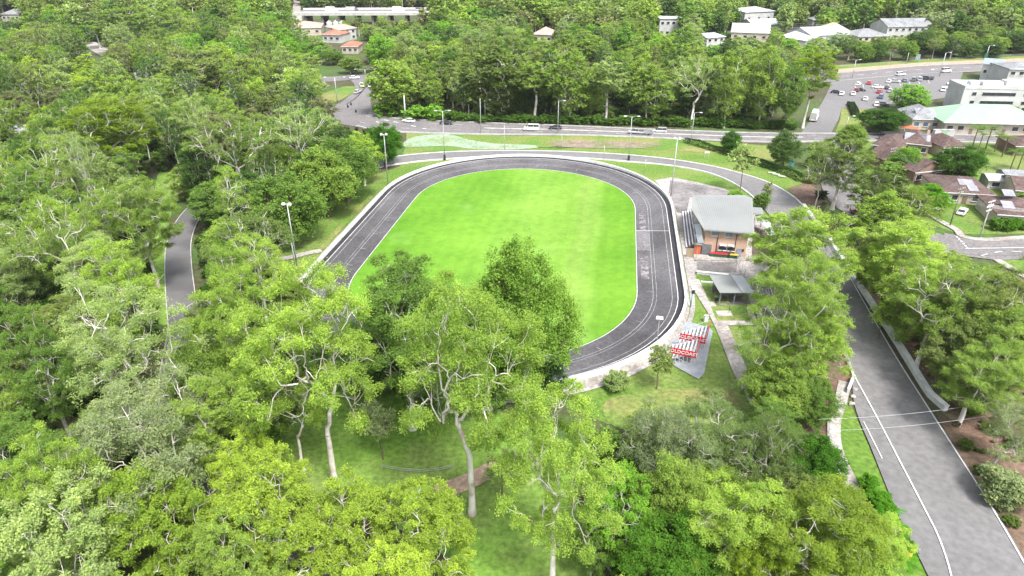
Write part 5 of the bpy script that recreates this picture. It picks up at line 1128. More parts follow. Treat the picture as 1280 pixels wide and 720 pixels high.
# round fence ring fragment in the clearing
railfence('low_fence', 'thin pale wire fence curving round the shady bed of the clearing', [(478, 586), (500, 590), (525, 592), (548, 590), (566, 586)], .7, 1.6, rails=(.65, .35))
me_l = [P(270, 597), P(300, 618), P(316, 632)]
# ============================================================ TREES one can tell apart in the photograph
HER = [
 # foreground and lawn
 ('pale gum with long white trunk on the mown clearing, left of the earth track', 'grand', 404, 330, 178, LIME, None, (420, 608)),
 ('tallest gum in the foreground, its straight pinkish trunk beside the end of the earth track', 'grand', 582, 340, 190, LIME, None, (590, 642)),
 ('leafy gum with forked white trunk rising from the clearing at the bottom edge', 'grand', 702, 482, 172, LIME, None, (690, 735)),
 ('bushy green gum overlapping the lower left end of the infield', 'gum', 497, 318, 150, GREEN, 26, None),
 ('dense dark green gum covering the lower end of the infield, behind the tallest gum', 'broad', 655, 296, 135, (0.185, 0.300, 0.050), 24, None),
 ('leaning brown-trunked gum in shade at the left edge of the clearing', 'sparse', 350, 455, 90, MID, None, (380, 588)),
 ('small grey-green tree alone in the shade of the clearing', 'sapling', 475, 502, 52, GREYG, None, (478, 575)),
 ('thin forked sapling with pale round crown between the two tallest foreground gums', 'sapling', 633, 565, 48, PALE, None, (628, 618)),
 ('small gum with slim dark stem on the grass beside the grandstands', 'sapling', 822, 432, 40, OLIVE, None, (820, 486)),
 ('low dark green tree against the track rim under the dense infield gum', 'broad', 682, 452, 56, BLUEG, 7, None),
 ('yellow-green bush between the track rim and the dry grass', 'shrub', 772, 466, 32, PALE, 3, None),
 ('leafy tree behind the pale clearing gum, hiding the near left track bend', 'leafy', 440, 400, 90, DEEP, 12, None),  # deep crown colour stands in for the shaded gap behind the pale gum
 ('green leafy tree below the lower left end of the infield', 'leafy', 490, 400, 95, DEEP, 13, None),  # crown darkened too, the shade of that gap put into its colour
 ('pale leafy gum between the infield gum and the tallest foreground gum', 'leafy', 548, 352, 110, GREEN, 22, None),
 ('lower leafy tree in front of the track behind the tallest trunk', 'leafy', 612, 405, 105, GREEN, 14, None),
 # lower left
 ('broad grey-green paperbark spreading over the lower left wood', 'grey', 175, 476, 205, GREYG, 19, None),
 ('gum with many white limbs and an orange-tinged top, left of the curved circuit road', 'sparse', 140, 345, 165, PALE, 25, None),
 ('bright spreading gum just left of the visible bend of the circuit road', 'gum', 132, 292, 118, LIME, 22, None),
 ('bright crowned gum below the visible bend of the circuit road', 'gum', 272, 333, 118, LIME, 24, None),
 ('rounded olive brown paperbark between the circuit road bend and the floodlight', 'grey', 308, 262, 106, (0.170, 0.236, 0.070), 15, None),
 ('gum at the left frame edge with pale trunk leaning out of the wood', 'gum', 20, 372, 100, GREEN, 22, None),
 ('yellow-green wattle filling the bottom left corner', 'lime', 70, 598, 180, PALE, 17, None),
 ('yellowish wattle with open crown second from the bottom left corner', 'lime', 170, 578, 160, (0.260, 0.361, 0.052), 16, None),
 ('bright lime wattle thicket tree beside the lower end of the western road', 'lime', 330, 568, 150, YEL, 15, None),
 ('bright lime wattle nearest the clearing at the bottom of the frame', 'lime', 520, 610, 150, YEL, 13, None),
 ('lime wattle between the road arrow markings and the clearing', 'lime', 420, 600, 150, YEL, 14, None),
 ('lime green wattle at the bottom edge under the clearing gums', 'lime', 470, 690, 130, YEL, 13, None),
 ('green wattle behind the lime wattle thicket at the bottom', 'lime', 285, 640, 120, MID, 13, None),
 ('pale gum in the left frame edge with slanting white trunk', 'gum', 15, 540, 110, LIME, 20, None),
 ('dark green tree hiding the lower bend of the western road', 'broad', 300, 468, 105, GREEN, 12, None),
 ('olive gum over the western road behind the lime wattles', 'gum', 262, 470, 110, MID, 17, None),
 ('yellow-green wattle over the road between paperbark and clearing', 'lime', 300, 545, 110, YEL, 13, None),
 ('leafy green tree closing the road gap beside the grey-green paperbark', 'leafy', 225, 430, 85, MID, 16, None),
 # left wood, told apart by their limbs
 ('gum with spreading bare white limbs and thin pink-brown crown in the left wood', 'sparse', 290, 138, 108, (0.195, 0.271, 0.072), 24, None),
 ('pale gum with upright white limbs showing through its crown, right of the spreading one', 'sparse', 370, 124, 92, PALE, 24, None),
 ('leaning pale gum near the left frame edge with bare crossing limbs', 'sparse', 45, 240, 100, MID, 24, None),
 ('gum with yellow-green flat crown rising over the left wood', 'gum', 135, 118, 118, (0.195, 0.271, 0.026), 24, None),
 ('darker spreading gum behind the flat-crowned one in the left wood', 'gum', 235, 60, 100, OLIVE, 22, None),
 ('tall bright gum in the upper left with a rounded crown', 'gum', 155, 8, 80, MID, 24, None),
 ('light green gum over the middle of the left wood', 'gum', 160, 222, 90, MID, 22, None),
 ('thick green tree at the wood edge beside the upper left bend of the track', 'broad', 424, 168, 82, GREEN, 17, None),
 ('glossy green tree behind the slim floodlight at the wood edge', 'broad', 476, 152, 48, (0.072, 0.195, 0.016), 13, None),
 ('dark green tree at the wood edge above the dirt path', 'broad', 350, 212, 88, GREEN, 17, None),
 ('leafy green tree left of the tall floodlight', 'broad', 400, 182, 80, MID, 17, None),
 ('rounded pale green paperbark near the left lamp of the western junction', 'grey', 372, 84, 75, PALE, 15, None),
 ('dark umbrella tree near the western junction lamp', 'broad', 300, 70, 70, OLIVE, 17, None),
 # junction and northern wood
 ('tall leafy gum standing inside the western junction bend', 'broad', 495, 70, 72, MID, None, (495, 142)),
 ('bright green bushes tree beside the junction kerb', 'shrub', 480, 127, 30, BRIGHT, None, (480, 146)),
 ('bright green shrub right of the white pole at the junction kerb', 'shrub', 520, 130, 34, BRIGHT, None, (520, 149)),
 ('bright green shrub third along the junction kerb', 'shrub', 543, 131, 28, BRIGHT, None, (543, 150)),
 ('large brownish green gum in the northern wood above the white van', 'leafy', 607, 55, 85, (0.130, 0.181, 0.046), None, (612, 148)),
 ('gum with straight white trunk behind the highway, centre of the northern wood', 'tallgum', 670, 78, 60, MID, None, (669, 152)),
 ('twisted pale gum right of the straight white trunked one', 'leafy', 710, 60, 60, MID, None, (712, 152)),
 ('slim gum with white trunk behind the dark car on the highway', 'tallgum', 755, 70, 52, PALE, None, (757, 152)),
 ('leafy gum third from the right in the northern row', 'leafy', 805, 78, 55, MID, None, (806, 155)),
 ('open gum with bare spreading limbs in the northern row', 'sparse', 866, 68, 66, PALE, None, (864, 158)),
 ('narrow green gum right of the bare limbed one', 'leafy', 905, 60, 50, MID, None, (905, 160)),
 ('broad pale green gum toward the right of the northern row', 'leafy', 950, 55, 62, MID, None, (948, 160)),
 ('leafy gum left of the white trunked tree by the car park', 'leafy', 980, 75, 44, GREEN, None, (980, 162)),
 ('tall yellow-green gum with white trunk at the car park entrance', 'tallgum', 1018, 58, 52, (0.221, 0.307, 0.026), None, (1003, 160)),
 ('pale bushy tree below the white silos', 'leafy', 398, 50, 30, PALE, 8, None),
 ('green tree between the terracotta roof and the far junction lamp', 'leafy', 436, 70, 30, MID, 8, None),
 ('olive tree right of the terracotta roof', 'leafy', 464, 50, 34, OLIVE, 11, None),
 ('small dark tree left of the terracotta roof', 'broad', 415, 60, 26, GREEN, 8, None),
 ('bright rounded tree above the road, left of the northern row', 'broad', 590, 8, 62, BRIGHT, 17, None),
 ('bright green tree left of the pink roof', 'broad', 555, 25, 62, BRIGHT, 14, None),
 # grass north east of the track
 ('small round dark green tree beside the hedge and highway', 'broad', 913, 163, 29, (0.065, 0.169, 0.019), None, (912, 190)),
 ('dark rounded tree between the hedge and highway, with brown leaf litter below', 'broad', 974, 161, 40, DEEP, None, (978, 211)),
 ('thin pale gum sapling growing on the kerb of the circuit road', 'sapling', 928, 176, 38, PALE, None, (925, 240)),
 ('small green bush beside the circuit road kerb left of the hedge', 'shrub', 918, 238, 18, BRIGHT, None, (918, 249)),
 ('dark leafy bush on the kerb right behind the clubhouse', 'shrub', 950, 240, 19, GREEN, None, (951, 261)),
 ('wispy small sapling rising above the dark bush behind the clubhouse', 'sapling', 958, 226, 16, OLIVE, None, (956, 256)),
 # right of the track
 ('large bright gum hiding the circuit road right of the clubhouse', 'gum', 1026, 262, 126, LIME, 19, None),
 ('tall multi-trunked gum in front, right of the shelter', 'grand', 1020, 318, 116, MID, 23, None),
 ('pale trunked gum overhanging the path right of the grandstands', 'sparse', 978, 375, 100, MID, 18, None),
 ('yellow-green leafy gum between the fenced yard and the bridge rail', 'gum', 1030, 385, 90, LIME, 16, None),
 ('green bushy tree at the foot of the multi-trunked gum', 'broad', 985, 440, 90, MID, 11, None),
 ('low green tree on the litter bank left of the guard rail', 'broad', 1020, 470, 60, GREEN, 8, None),
 ('dark olive gum with dark trunk beside the residential street', 'gum', 1085, 212, 85, (0.111, 0.154, 0.039), None, (1081, 290)),
 ('leafy pale green gum beside the street bend', 'gum', 1035, 172, 82, (0.156, 0.221, 0.052), None, (1040, 262)),
 ('slender pale gum behind the street bend', 'grey', 1012, 185, 50, (0.143, 0.199, 0.052), None, (1018, 262)),
 ('thin yellowish gum right of the dark olive gum', 'grey', 1130, 235, 80, (0.208, 0.289, 0.052), None, (1125, 300)),
 ('bright rounded gum right of the bridge parapet end', 'gum', 1145, 278, 115, LIME, 17, None),
 ('dark green shrubby tree under the bright gum beyond the parapet', 'broad', 1100, 290, 60, OLIVE, 12, None),
 ('gum with open crown above the brown litter slope', 'sparse', 1190, 320, 110, MID, 19, None),
 ('dark trunked gum with bright low crown on the brown litter slope', 'gum', 1180, 385, 95, (0.143, 0.234, 0.026), None, (1183, 474)),
 ('wide olive gum at the right frame edge below the street', 'gum', 1245, 330, 120, OLIVE, 18, None),
 ('leafy mid green gum low on the litter slope at the right edge', 'gum', 1235, 430, 110, MID, 13, None),
 ('pale bent gum at the right frame edge, lower slope', 'grey', 1275, 505, 90, GREYG, 10, None),
 ('small gum with thin crown beside the parapet', 'sapling', 1098, 378, 40, LIME, None, (1096, 425)),
 ('scrubby low tree at the right frame edge near the bottom', 'shrub', 1270, 590, 60, GREYG, 5, None),
 ('bright leafy gum on the upper litter slope behind the parapet sapling', 'leafy', 1152, 332, 84, LIME, 14, None),
 ('olive leafy tree between the dark trunked gum and the right edge', 'leafy', 1222, 392, 92, OLIVE, 13, None),
 ('mid green gum at the right frame edge, level with the dark trunked gum', 'gum', 1268, 382, 105, MID, 15, None),
 ('leafy green tree over the top bend of the western road', 'leafy', 256, 228, 66, GREEN, 11, None),
 # bottom centre and right
 ('grey green scraggly paperbark in the thicket below the dry grass', 'grey', 830, 508, 130, GREYG, 14, None),
 ('grey twiggy paperbark left of the concrete path end', 'grey', 905, 500, 130, (0.169, 0.235, 0.085), 14, None),
 ('olive paperbark over the concrete path end', 'grey', 965, 515, 110, (0.156, 0.217, 0.065), 14, None),
 ('round dark green leafy tree beside the footpath guard rail', 'broad', 1022, 545, 88, (0.065, 0.169, 0.018), 11, None),
 ('bright green gum left of the bottom right thicket', 'gum', 925, 605, 130, LIME, 15, None),
 ('broad yellow-green gum spreading over the bottom right thicket', 'gum', 1030, 612, 170, (0.195, 0.271, 0.039), 15, None),
 ('lush lime tree right of the forked white gum', 'lime', 770, 588, 105, BRIGHT, 13, None),
 ('glossy green tree in the bottom centre thicket', 'broad', 845, 645, 120, (0.104, 0.221, 0.026), 12, None),
 ('lime green tree in the thicket between bottom centre trees', 'broad', 848, 565, 90, MID, 14, None),
 ('yellow-green gum at the bottom edge right of centre', 'lime', 960, 670, 120, (0.195, 0.271, 0.026), 12, None),
 ('small leafy tree left of the bottom centre thicket', 'lime', 745, 640, 70, GREEN, 9, None),
 # gardens
 ('bright rounded tree at the corner of the car park and highway', 'broad', 1062, 153, 42, MID, None, (1062, 188)),
 ('dense dark green tree at the car park edge left of the dark glass canopy', 'broad', 1107, 135, 62, (0.065, 0.150, 0.019), 8, None),
 ('rounded bright tree right of the parked cars', 'broad', 1140, 104, 44, BRIGHT, 10, None),
 ('dense dark green garden tree in front of the brown roofed houses', 'broad', 1207, 181, 62, (0.065, 0.150, 0.021), 10, None),
 ('bright green garden tree in front of the long brown roof', 'broad', 1142, 184, 38, BRIGHT, 8, None),
 ('flat bright green tree left of the low brown roofs', 'broad', 1168, 230, 52, (0.130, 0.299, 0.016), 7, None),
 ('rounded clipped bright tree beside the upper highway near the white offices', 'broad', 1246, 77, 25, (0.156, 0.260, 0.013), 7, None),
 ('yellow-green bush at the end of the long brown roof', 'shrub', 1178, 211, 14, YEL, None, (1178, 222)),
 ('dark garden shrub in front of the power pole', 'shrub', 1112, 203, 40, GREEN, None, (1112, 224)),
 ('grey silver gum before the beige hip roof', 'grey', 1052, 40, 36, (0.221, 0.307, 0.143), 12, None),
 ('pale green bushy tree before the slate roofed units', 'grey', 1122, 44, 34, (0.182, 0.253, 0.065), 11, None),
 ('dark broad tree at the right end of the slate roofed units', 'broad', 1158, 36, 40, DEEP, 13, None),
 ('green tree before the cream units', 'broad', 1085, 55, 24, GREEN, 9, None),
 ('dark green tree left of the three storey white house', 'broad', 797, 20, 44, DEEP, 16, None),
]
for i, (lab, kind, tx, ty, wpx, colr, h, base) in enumerate(HER):
    random.seed(100+i); hero(lab, kind, tx, ty, wpx, colr, h=h, base=base)
random.seed(5)
def shrubs(lab, group, pts, color, hpx, wpx):
    for (x, y) in pts:
        B = P(x, y); h = zat(B.y, y-hpx*random.uniform(.8, 1.2)); dep = B.y*CT+H_CAM*ST
        place('shrub', B.x, B.y, max(h, .6), wpx*random.uniform(.8, 1.2)/2*dep/FPX, color, lab, group)
shrubs('green foliage shrub in the row beside the lower corner of the street', 'shrubs beside the street corner', [(1245, 288), (1256, 289), (1266, 288), (1277, 287), (1288, 287)], (0.104, 0.234, 0.019), 15, 16)
shrubs('low bright green shrub on the roadside grass verge of the long straight', 'shrubs on the roadside verge', [(1098, 628), (1108, 645), (1118, 668), (1130, 690), (1085, 612)], (0.104, 0.260, 0.019), 14, 26)
shrubs('small scrub tuft on the brown leaf litter slope', 'scrub tufts on the litter slope', [(1205, 560), (1225, 592), (1252, 622), (1215, 520), (1262, 655), (1135, 400), (1150, 425), (1160, 445), (1240, 540), (1270, 560), (1255, 480), (1225, 470), (1275, 470), (1128, 372), (1112, 350)], (0.117, 0.169, 0.039), 9, 22)
shrubs('green leafy shrub filling the foot of the wood behind the highway kerb', 'shrubs at the foot of the northern wood', [(x, 150.5+(x-560)*.028+(x % 3)*.6) for x in range(558, 700, 11)]+[(x, 155+(x-700)*.024-(x % 4)*.5) for x in range(702, 992, 11)], (.10, .19, .03), 11, 17)
shrubs('round green shrub on the litter bank beside the footpath guard rail', None, [(1029, 524)], (0.104, 0.234, 0.026), 13, 17)
# palms
def palms(lab, group, pts, color, trunk, L, top=None):
    for i, (x, y) in enumerate(pts):
        tm, cm, r, t = palm_proto(len(pts)*10+int(trunk*2), 16, L, trunk)
        B = P(x, y); e = empty('palm_tree', B, random.uniform(0, 6), label=lab, cat='palm', group=group if len(pts) > 1 else None); e.scale = [random.uniform(.85, 1.15)]*3
        link('trunk', tm, e); link('crown', cm, e, color)
palms('tall slim palm in the gardens behind the brown houses', 'garden palms', [(1222, 190), (1232, 186), (1243, 190), (1252, 196), (1215, 186), (1262, 215), (1272, 212)], (0.130, 0.221, 0.039), 5.5, 3.2)
palms('short palm before the green roofed building', 'palms before the green roof', [(1201, 164), (1206, 166), (1212, 163), (1246, 168)], (0.143, 0.221, 0.039), 3.5, 2.6)
palms('bright green low palm at the lower end of the roadside verge', 'low palms on the verge', [(1108, 672), (1122, 700), (1100, 655)], (0.091, 0.286, 0.016), .7, 3.0)
palms('tall palm in front of the white office block', None, [(1262, 160)], (0.182, 0.253, 0.091), 8, 3.0)
# bare trees
for (x, ty, by, lab) in ((191, 95, 140, 'bare white leafless tree in a gap of the upper left wood'), (108, 58, 92, 'small bare pale tree among the far left crowns')):
    B = P(x, by); h = zat(B.y, ty); e = empty('bare_tree', B, 1.0, label=lab, cat='tree'); e.scale = [h/13.5]*3; link('trunk', dead_proto(), e)
# ------------------------------------------------------------ fill of the woods
KEEP = [
 [(350, 325), (362, 300), (425, 243), (474, 218), (508, 205), (508, 160), (480, 150), (700, 158), (1000, 168), (1008, 200), (1000, 262), (968, 268), (972, 300), (935, 345), (930, 420), (900, 440), (940, 505), (760, 495), (700, 480), (680, 440), (600, 300), (440, 320), (395, 345)],
 [(207, 284), (241, 284), (243, 345), (228, 352), (207, 350)], [(190, 262), (212, 262), (206, 300), (206, 360), (192, 360)],
 [(345, 555), (420, 500), (470, 585), (560, 590), (600, 600), (660, 620), (690, 700), (650, 730), (585, 730), (590, 640), (430, 600)],
 [(1062, 450), (1090, 400), (1105, 400), (1180, 505), (1275, 690), (1290, 740), (1160, 740), (1065, 540), (1036, 550), (1038, 520), (1052, 480)],
 [(1060, 340), (1085, 345), (1135, 420), (1195, 520), (1255, 640), (1240, 640), (1180, 520), (1110, 440)],
 [(1040, 95), (1200, 86), (1195, 125), (1105, 135), (1045, 140), (1038, 165), (1000, 165), (1030, 120)],
 [(1042, 84), (1280, 70), (1280, 92), (1042, 106)],
 [(425, 96), (466, 96), (464, 140), (480, 150), (510, 152), (510, 162), (445, 158), (428, 132)],
 [(412, 112), (440, 108), (425, 128), (412, 130)],
 [(1085, 165), (1280, 140), (1280, 330), (1200, 322), (1190, 290), (1085, 200)],
 [(1130, 85), (1280, 85), (1280, 175), (1130, 165)],
 [(398, 19), (525, 19), (525, 26), (398, 29)], [(362, 36), (402, 36), (402, 41), (362, 41)], [(406, 44), (424, 44), (424, 50), (406, 50)], [(430, 58), (446, 58), (446, 63), (430, 63)],
 [(822, 25), (850, 25), (850, 38), (822, 38)], [(883, 43), (903, 43), (903, 52), (883, 52)], [(929, 14), (964, 14), (964, 28), (929, 28)], [(914, 34), (972, 36), (960, 43), (914, 43)], [(984, 32), (1018, 34), (1020, 52), (1000, 50)], [(1036, 38), (1058, 38), (1058, 48), (1036, 48)],
 [(1072, 38), (1106, 33), (1156, 31), (1156, 35), (1104, 42), (1072, 45)], [(666, 37), (688, 37), (688, 46), (666, 46)],
 [(365, 0), (378, 0), (378, 20), (365, 20)], [(98, 50), (135, 60), (130, 68), (98, 58)], [(0, 14), (26, 14), (26, 26), (0, 26)],
 [(1050, 208), (1062, 208), (1066, 240), (1048, 240)], [(168, 82), (178, 82), (178, 100), (168, 100)],
]
def blocked(X, Y, h, R):
    dep = Y*CT+(H_CAM-h*.6)*ST; r = R*FPX/dep
    for z in (h, h*.8, h*.6, h*.4, h*.15):
        u, v, _ = proj(X, Y, z); k = .8 if .3 < z/h < .95 else .3
        for du in (-r*k, 0, r*k):
            for K in KEEP:
                if in_poly(u+du, v, K): return True
    return False
NOBASE = [[(345, 550), (372, 515), (430, 478), (600, 500), (690, 560), (725, 640), (740, 760), (580, 780), (560, 700), (430, 610)],
          [(720, 470), (950, 470), (985, 520), (985, 560), (760, 525)]]
def region_ok(u, v, Y):
    """can a tree stand at ground pixel u, v"""
    for K in NOBASE:
        if in_poly(u, v, K): return False
    return True
REG = [ # name, polygon of bases (photo pixels), spacing, weights of kinds, colours, height range
 ('southern edge of the left wood', [(-150, 430), (190, 440), (225, 520), (300, 610), (420, 720), (460, 860), (-500, 1000)], 8.2, dict(gum=3, grey=2, lime=3, leafy=2), [LIME, MID, OLIVE, PALE, GREEN], (11, 17)),
 ('left wood west of the curved circuit road', [(-140, 210), (190, 225), (188, 300), (185, 360), (205, 430), (190, 440), (-150, 430)], 7.6, dict(gum=5, tallgum=1, broad=2, sparse=3, grey=1, leafy=3), [LIME, LIME, YEL, MID, GREEN, DEEP, PALE, PALE], (12, 24)),
 ('wood between the circuit road and the cycling track', [(236, 240), (300, 240), (380, 222), (500, 213), (478, 232), (430, 262), (345, 312), (330, 325), (372, 350), (385, 400), (425, 470), (330, 540), (285, 560), (240, 500), (236, 420), (246, 340)], 7.2, dict(gum=3, broad=2, grey=2, sparse=1, leafy=3), [MID, GREEN, LIME, OLIVE, DEEP], (11, 20)),
 ('upper left wood', [(-80, 90), (395, 112), (402, 150), (500, 172), (505, 196), (430, 203), (300, 222), (220, 222), (-140, 210)], 8.0, dict(gum=4, broad=2, tallgum=1, grey=2, sparse=1, leafy=3), [LIME, YEL, MID, OLIVE, DEEP, GREEN, BROWNG, PALE], (11, 22)),
 ('far left wood', [(-40, 40), (400, 48), (405, 95), (395, 112), (-80, 90)], 9.0, dict(gum=4, broad=4, grey=3), [MID, OLIVE, GREEN, DEEP, LIME, PALE, BRIGHT], (11, 22)),
 ('northern wood along the highway', [(500, 106), (1028, 108), (1020, 130), (1005, 150), (980, 162), (860, 160), (690, 153), (600, 150), (560, 146), (500, 130)], 7.2, dict(gum=2, tallgum=1, leafy=8, broad=1), [MID, GREEN, LIME, DEEP, OLIVE, PALE], (11, 22)),
 ('wood beyond the back road', [(465, 50), (1040, 60), (1035, 92), (860, 97), (560, 92), (470, 92)], 9.0, dict(gum=3, broad=3, leafy=5, grey=1), [MID, GREEN, OLIVE, LIME, BRIGHT, DEEP, PALE], (10, 21)),
 ('trees above the upper highway', [(1040, 55), (1330, 48), (1340, 62), (1280, 70), (1150, 76), (1042, 83)], 9.0, dict(broad=4, gum=3, grey=1), [DEEP, GREEN, OLIVE, MID], (10, 15)),
 ('grove between the clubhouse yard and the bridge', [(975, 318), (1000, 330), (1030, 380), (1052, 440), (1040, 470), (1005, 500), (975, 470), (960, 420), (985, 400), (990, 360)], 7.6, dict(gum=4, sparse=2, grey=1), [LIME, MID, OLIVE], (10, 16)),
 ('litter slope right of the bridge', [(1062, 290), (1110, 300), (1190, 335), (1300, 350), (1500, 420), (1500, 760), (1330, 640), (1210, 470), (1140, 420), (1100, 355), (1060, 310)], 7.4, dict(gum=4, grey=3, sparse=1, leafy=1), [MID, OLIVE, GREYG, LIME], (11, 17)),
 ('thicket at the bottom right', [(740, 560), (985, 565), (1010, 560), (1040, 600), (1075, 660), (1120, 760), (1140, 900), (700, 1000), (740, 700)], 6.6, dict(gum=2, lime=3, leafy=3, grey=1), [LIME, MID, YEL, GREEN, OLIVE], (8, 13)),
 ('gardens of the residential street', [(1060, 190), (1100, 176), (1280, 186), (1400, 190), (1400, 285), (1250, 285), (1110, 252), (1065, 215)], 8.5, dict(broad=4, grey=1), [GREEN, MID, BRIGHT, DEEP], (4, 7)),
 ('lane beside the street bend', [(1005, 182), (1045, 186), (1042, 240), (1036, 262), (1010, 240)], 7, dict(gum=2, grey=2, broad=1), [MID, OLIVE, PALE], (8, 13)),
]
def road_clear(p, m):
    for c, hw_ in ROADS:
        if abs(c[0].x-p.x)+abs(c[0].y-p.y) < 900 and seg_dist(p, c) < hw_+m: return False
    for c in PATHS:
        if seg_dist(p, c) < 1.6: return False
    return True
def colour_word(c):
    r, g_, b_ = c
    for nm, k in (('lime green', LIME), ('bright yellow-green', YEL), ('olive', OLIVE), ('green', GREEN), ('dark green', DEEP), ('pale green', PALE), ('grey-green', GREYG), ('vivid green', BRIGHT), ('brownish green', BROWNG), ('mid green', MID), ('blue-green', BLUEG)):
        if k == c: return nm
    return 'green'
FILL = []
def fill():
    rr = random.Random(3)
    for name, poly, sp, kw, cols, hr in REG:
        W = [P2(x, y) for x, y in poly]; x0, x1 = min(p.x for p in W), max(p.x for p in W); y0, y1 = min(p.y for p in W), max(p.y for p in W)
        y0 = max(y0, 22); kinds = [k for k, n_ in kw.items() for _ in range(n_)]; Wt = [(p.x, p.y) for p in W]
        y = y0; row = 0
        while y < y1:
            x = x0+(row % 2)*sp/2
            while x < x1:
                X = x+rr.uniform(-.36, .36)*sp; Y = y+rr.uniform(-.36, .36)*sp; x += sp
                kind = rr.choice(kinds); c = rr.choice(cols); h = rr.uniform(*hr); sc = {'tallgum': 1.12, 'gum': 1, 'broad': .78, 'grey': .85, 'lime': .85, 'leafy': .9, 'sparse': 1}[kind]; h *= sc
                R = sp*rr.uniform(.56, .78)*(.8 if kind == 'tallgum' else 1)
                if not in_poly(X, Y, Wt): continue
                u, v, d = proj(X, Y, 0)
                ut, vt, _ = proj(X, Y, h)
                if ut < -90 or ut > 1370 or vt > 770: continue
                p = Vector((X, Y))
                if not region_ok(u, v, Y) or not road_clear(p, .3): continue
                if any((X-a)**2+(Y-b_)**2 < (r_+1)**2 for a, b_, r_ in HOUSE_FP): continue
                if any((X-a)**2+(Y-b_)**2 < (R*.8+min(r_, 5)*.45)**2 for a, b_, r_ in TREES): continue
                if blocked(X, Y, h, R):
                    h *= .6; R *= .8
                    if blocked(X, Y, h, R): continue
                TREES.append((X, Y, R)); FILL.append((kind, X, Y, h, R, c, name))
            y += sp*.87; row += 1
    for K_ in ('gum', 'broad', 'grey', 'lime'):
        pass
fill()
def size_of(t):
    k, X, Y, h, R, c, nm = t; u, v, d = proj(X, Y, h*.6); return R*h/d/d
counts = {}; keep = []; rest = []
for t in sorted(FILL, key=size_of, reverse=True):
    nm = KNAME[t[0]]; counts.setdefault(nm, sum(1 for o in bpy.data.objects if o.parent is None and o.name.split('.')[0] == nm))
    lim = 300
    if t[2]*CT+20 > 420 or counts[nm] >= lim: rest.append(t); continue
    counts[nm] += 1; keep.append(t)
ORD = ['nearest', 'second nearest', 'third nearest', 'fourth nearest', 'fifth nearest', 'sixth nearest', 'seventh nearest', 'eighth nearest', 'ninth nearest', 'tenth nearest', 'eleventh nearest', 'twelfth nearest']
cells = {}
SHORT = {'southern edge of the left wood': 'lower left wood', 'left wood west of the curved circuit road': 'left wood by circuit road', 'wood between the circuit road and the cycling track': 'wood beside the track', 'upper left wood': 'upper left wood', 'far left wood': 'far left wood',
 'northern wood along the highway': 'wood behind the highway', 'wood beyond the back road': 'wood beyond back road', 'trees above the upper highway': 'trees above upper highway', 'grove between the clubhouse yard and the bridge': 'grove beside the parapet', 'litter slope right of the bridge': 'brown litter slope', 'thicket at the bottom right': 'bottom right thicket', 'gardens of the residential street': 'street gardens', 'lane beside the street bend': 'lane beside street bend'}
for t in keep:
    k, X, Y, h, R, c, nm = t; u, v, d = proj(X, Y, h*.6)
    us = [proj(q[1], q[2], q[3]*.6)[0] for q in keep if q[6] == nm]; a, b = max(0, min(us)), min(1280, max(us)); f = (u-a)/max(b-a, 1)
    side = 'left part' if f < .2 else 'left centre' if f < .4 else 'centre' if f < .6 else 'right centre' if f < .8 else 'right part'
    cells.setdefault((nm, side, KWORD[k], c), []).append(t)
for (nm, side, kw, c), L_ in cells.items():
    L_.sort(key=lambda t: t[2])
    for i, (k, X, Y, h, R, c, _) in enumerate(L_):
        lab = '%s %s, %s, %s of %s' % (colour_word(c), kw, ORD[min(i, 11)], side, SHORT[nm]) if len(L_) > 1 else 'only %s %s in %s of %s' % (colour_word(c), kw, side, SHORT[nm])
        assert len(lab.split()) <= 16, lab
        random.seed(int(X*10)+int(Y*7)); place(k, X, Y, h, R, c, lab, 'trees of the '+nm)
# undergrowth + far wood: uncountable, instanced on points
def scatter(name, label, cat, pts, protos, smin, smax):
    me = bpy.data.meshes.new(name); me.from_pydata([p[:3] for p in pts], [], []); 
    a = me.attributes.new('sc', 'FLOAT', 'POINT'); a.data.foreach_set('value', np.array([p[3] for p in pts], np.float32))
    o = link(name, me); tag(o, label, cat, kind='stuff')
    pc = bpy.data.collections.new(name+'_kinds')
    for q in protos: pc.objects.link(q)
    g = bpy.data.node_groups.new(name, 'GeometryNodeTree'); g.interface.new_socket('Geometry', in_out='INPUT', socket_type='NodeSocketGeometry'); g.interface.new_socket('Geometry', in_out='OUTPUT', socket_type='NodeSocketGeometry')
    N = g.nodes; gi = N.new('NodeGroupInput'); go = N.new('NodeGroupOutput'); ip = N.new('GeometryNodeInstanceOnPoints'); ci = N.new('GeometryNodeCollectionInfo')
    ci.inputs['Collection'].default_value = pc; ci.inputs['Separate Children'].default_value = True; ci.inputs['Reset Children'].default_value = True; ip.inputs['Pick Instance'].default_value = True
    rr = N.new('FunctionNodeRandomValue'); rr.data_type = 'FLOAT_VECTOR'; rr.inputs[0].default_value = (0, 0, 0); rr.inputs[1].default_value = (0, 0, 6.283)
    na = N.new('GeometryNodeInputNamedAttribute'); na.data_type = 'FLOAT'; na.inputs[0].default_value = 'sc'
    Lk = g.links; Lk.new(gi.outputs[0], ip.inputs['Points']); Lk.new(ci.outputs[0], ip.inputs['Instance']); Lk.new(rr.outputs[0], ip.inputs['Rotation']); Lk.new(na.outputs[0], ip.inputs['Scale']); Lk.new(ip.outputs[0], go.inputs[0])
    md = o.modifiers.new('scatter', 'NODES'); md.node_group = g; return o
